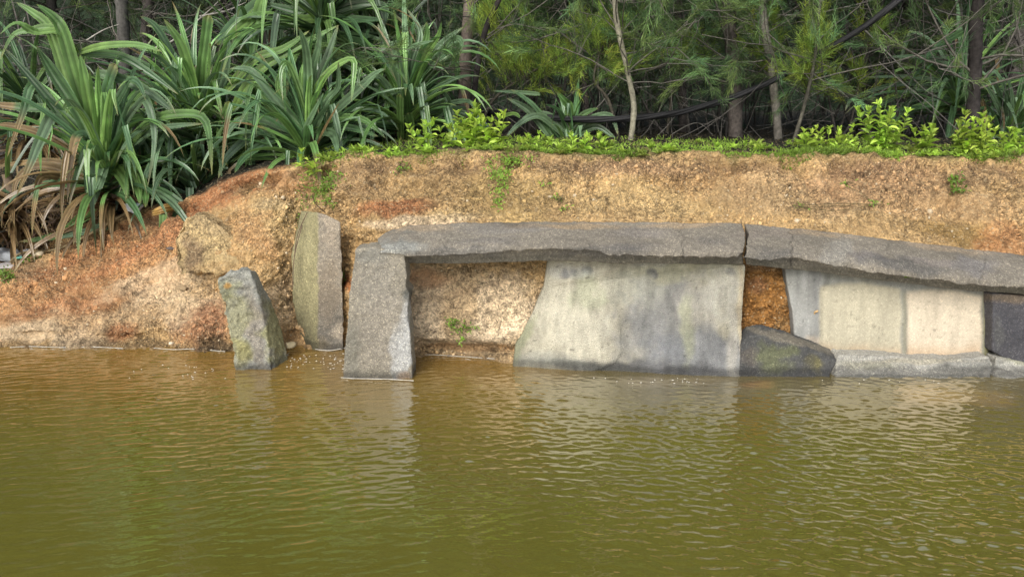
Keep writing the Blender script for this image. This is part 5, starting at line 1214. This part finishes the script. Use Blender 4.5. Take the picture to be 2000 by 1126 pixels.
# dead twiggy shrub
rg = np.random.default_rng(14); o = W(90, 480, 6.25); mb = MB(); ms = MB()
for i in range(46):
    P = branch_path(o + rg.normal(0, .12, 3) * np.array([1.6, .5, .3]), np.array([rg.normal(0, .7), rg.normal(0, .3), 1]), rg.uniform(.2, .55), rg, 8, 0, .22); tube(mb, P, np.linspace(.005, .0015, 8), 4, np.array((.18, .12, .08)) * rg.uniform(.6, 1.4))
    for q in P[3:]: 
        ms.add(q + IV * .006 + rg.normal(0, .01, 3), IT, c=(.26, .19, .09))
r_ = empty("dead_shrub", tuple(o), "dead brown twiggy shrub with tiny seed heads under the big left pandanus", "shrub"); mb.build("twigs", M_TWIG, r_, at=np.array(r_.location)); ms.build("seed_heads", M_TWIG, r_, at=np.array(r_.location))["kind"] = "stuff"
# ochre fallen frond on crest
mb = MB(); rg = np.random.default_rng(2)
for k in range(3): ribbon(mb, spline([W(345, 398 + 5 * k, 6.05), W(320, 404 + 5 * k, 6.0), W(296, 413 + 4 * k, 6.0)], 12), .04, (.35, .2, .05), (.4, .25, .06), rg)
tag(mb.build("fallen_leaf", M_PAND), "ochre dead leaf lying on the red crest beside the small bag", "leaf")

# ------------------------------------------------------------------ foam at the waterline
rg = np.random.default_rng(9); mb = MB()
def foam(path, wd):
    P = np.array([[XatYZ(x, Ywater(y), 0), Ywater(y), .006] for x, y in path]); S = spline(P, len(path) * 26); n = len(S)
    w_ = wd * (.05 + .95 * np.clip(vnoise(S, 22, 5) * 1.5 + .25, 0, 1)); T = nrm(np.gradient(S, axis=0)); Sd = np.stack([-T[:, 1], T[:, 0], T[:, 0] * 0], -1)
    S = S + Sd * (vnoise(S, 20, 8) * wd * .4)[:, None]
    V = np.stack([S - Sd * w_[:, None], S + np.array([0, 0, .004]), S + Sd * w_[:, None]], 1); i = np.arange(n - 1)[:, None] * 3
    mb.add(V.reshape(-1, 3), Q=np.concatenate([i + np.array([[0, 1, 4, 3]]), i + np.array([[1, 2, 5, 4]])]), c=(.5, .47, .4))
foam([(462, 714), (500, 716), (530, 718), (552, 702), (566, 690)], .006); foam([(612, 682), (640, 686), (674, 681)], .009); foam([(666, 739), (700, 741), (760, 742), (808, 745)], .004)
foam([(806, 693), (860, 695), (920, 699), (975, 703), (1000, 708)], .005); foam([(300, 681), (340, 684), (380, 683), (440, 688)], .0025); foam([(20, 680), (60, 678), (120, 680), (180, 679), (240, 682)], .0018)
xx = np.concatenate([rg.uniform(560, 680, 60), rg.uniform(250, 460, 20), rg.uniform(1150, 1400, 22), rg.uniform(1600, 2000, 8)]); yy = np.concatenate([rg.uniform(690, 722, 60), rg.uniform(710, 742, 20), rg.uniform(738, 750, 22), rg.uniform(742, 752, 8)])
for x, y in zip(xx, yy):
    c = np.array([XatYZ(x, Ywater(y), 0), Ywater(y), .007]); r = rg.uniform(.0015, .0055); a = np.arange(6) * math.pi / 3
    V = np.concatenate([[c + np.array([0, 0, .003])], c + np.stack([np.cos(a) * r * 1.6, np.sin(a) * r, -0.002 + 0 * a], -1)]); mb.add(V, [(0, i + 1, (i + 1) % 6 + 1) for i in range(6)], c=(.5, .47, .4))
tag(mb.build("foam", M_FOAM, smooth=True), "thin white foam and bubbles along the waterline", "foam", kind='stuff')
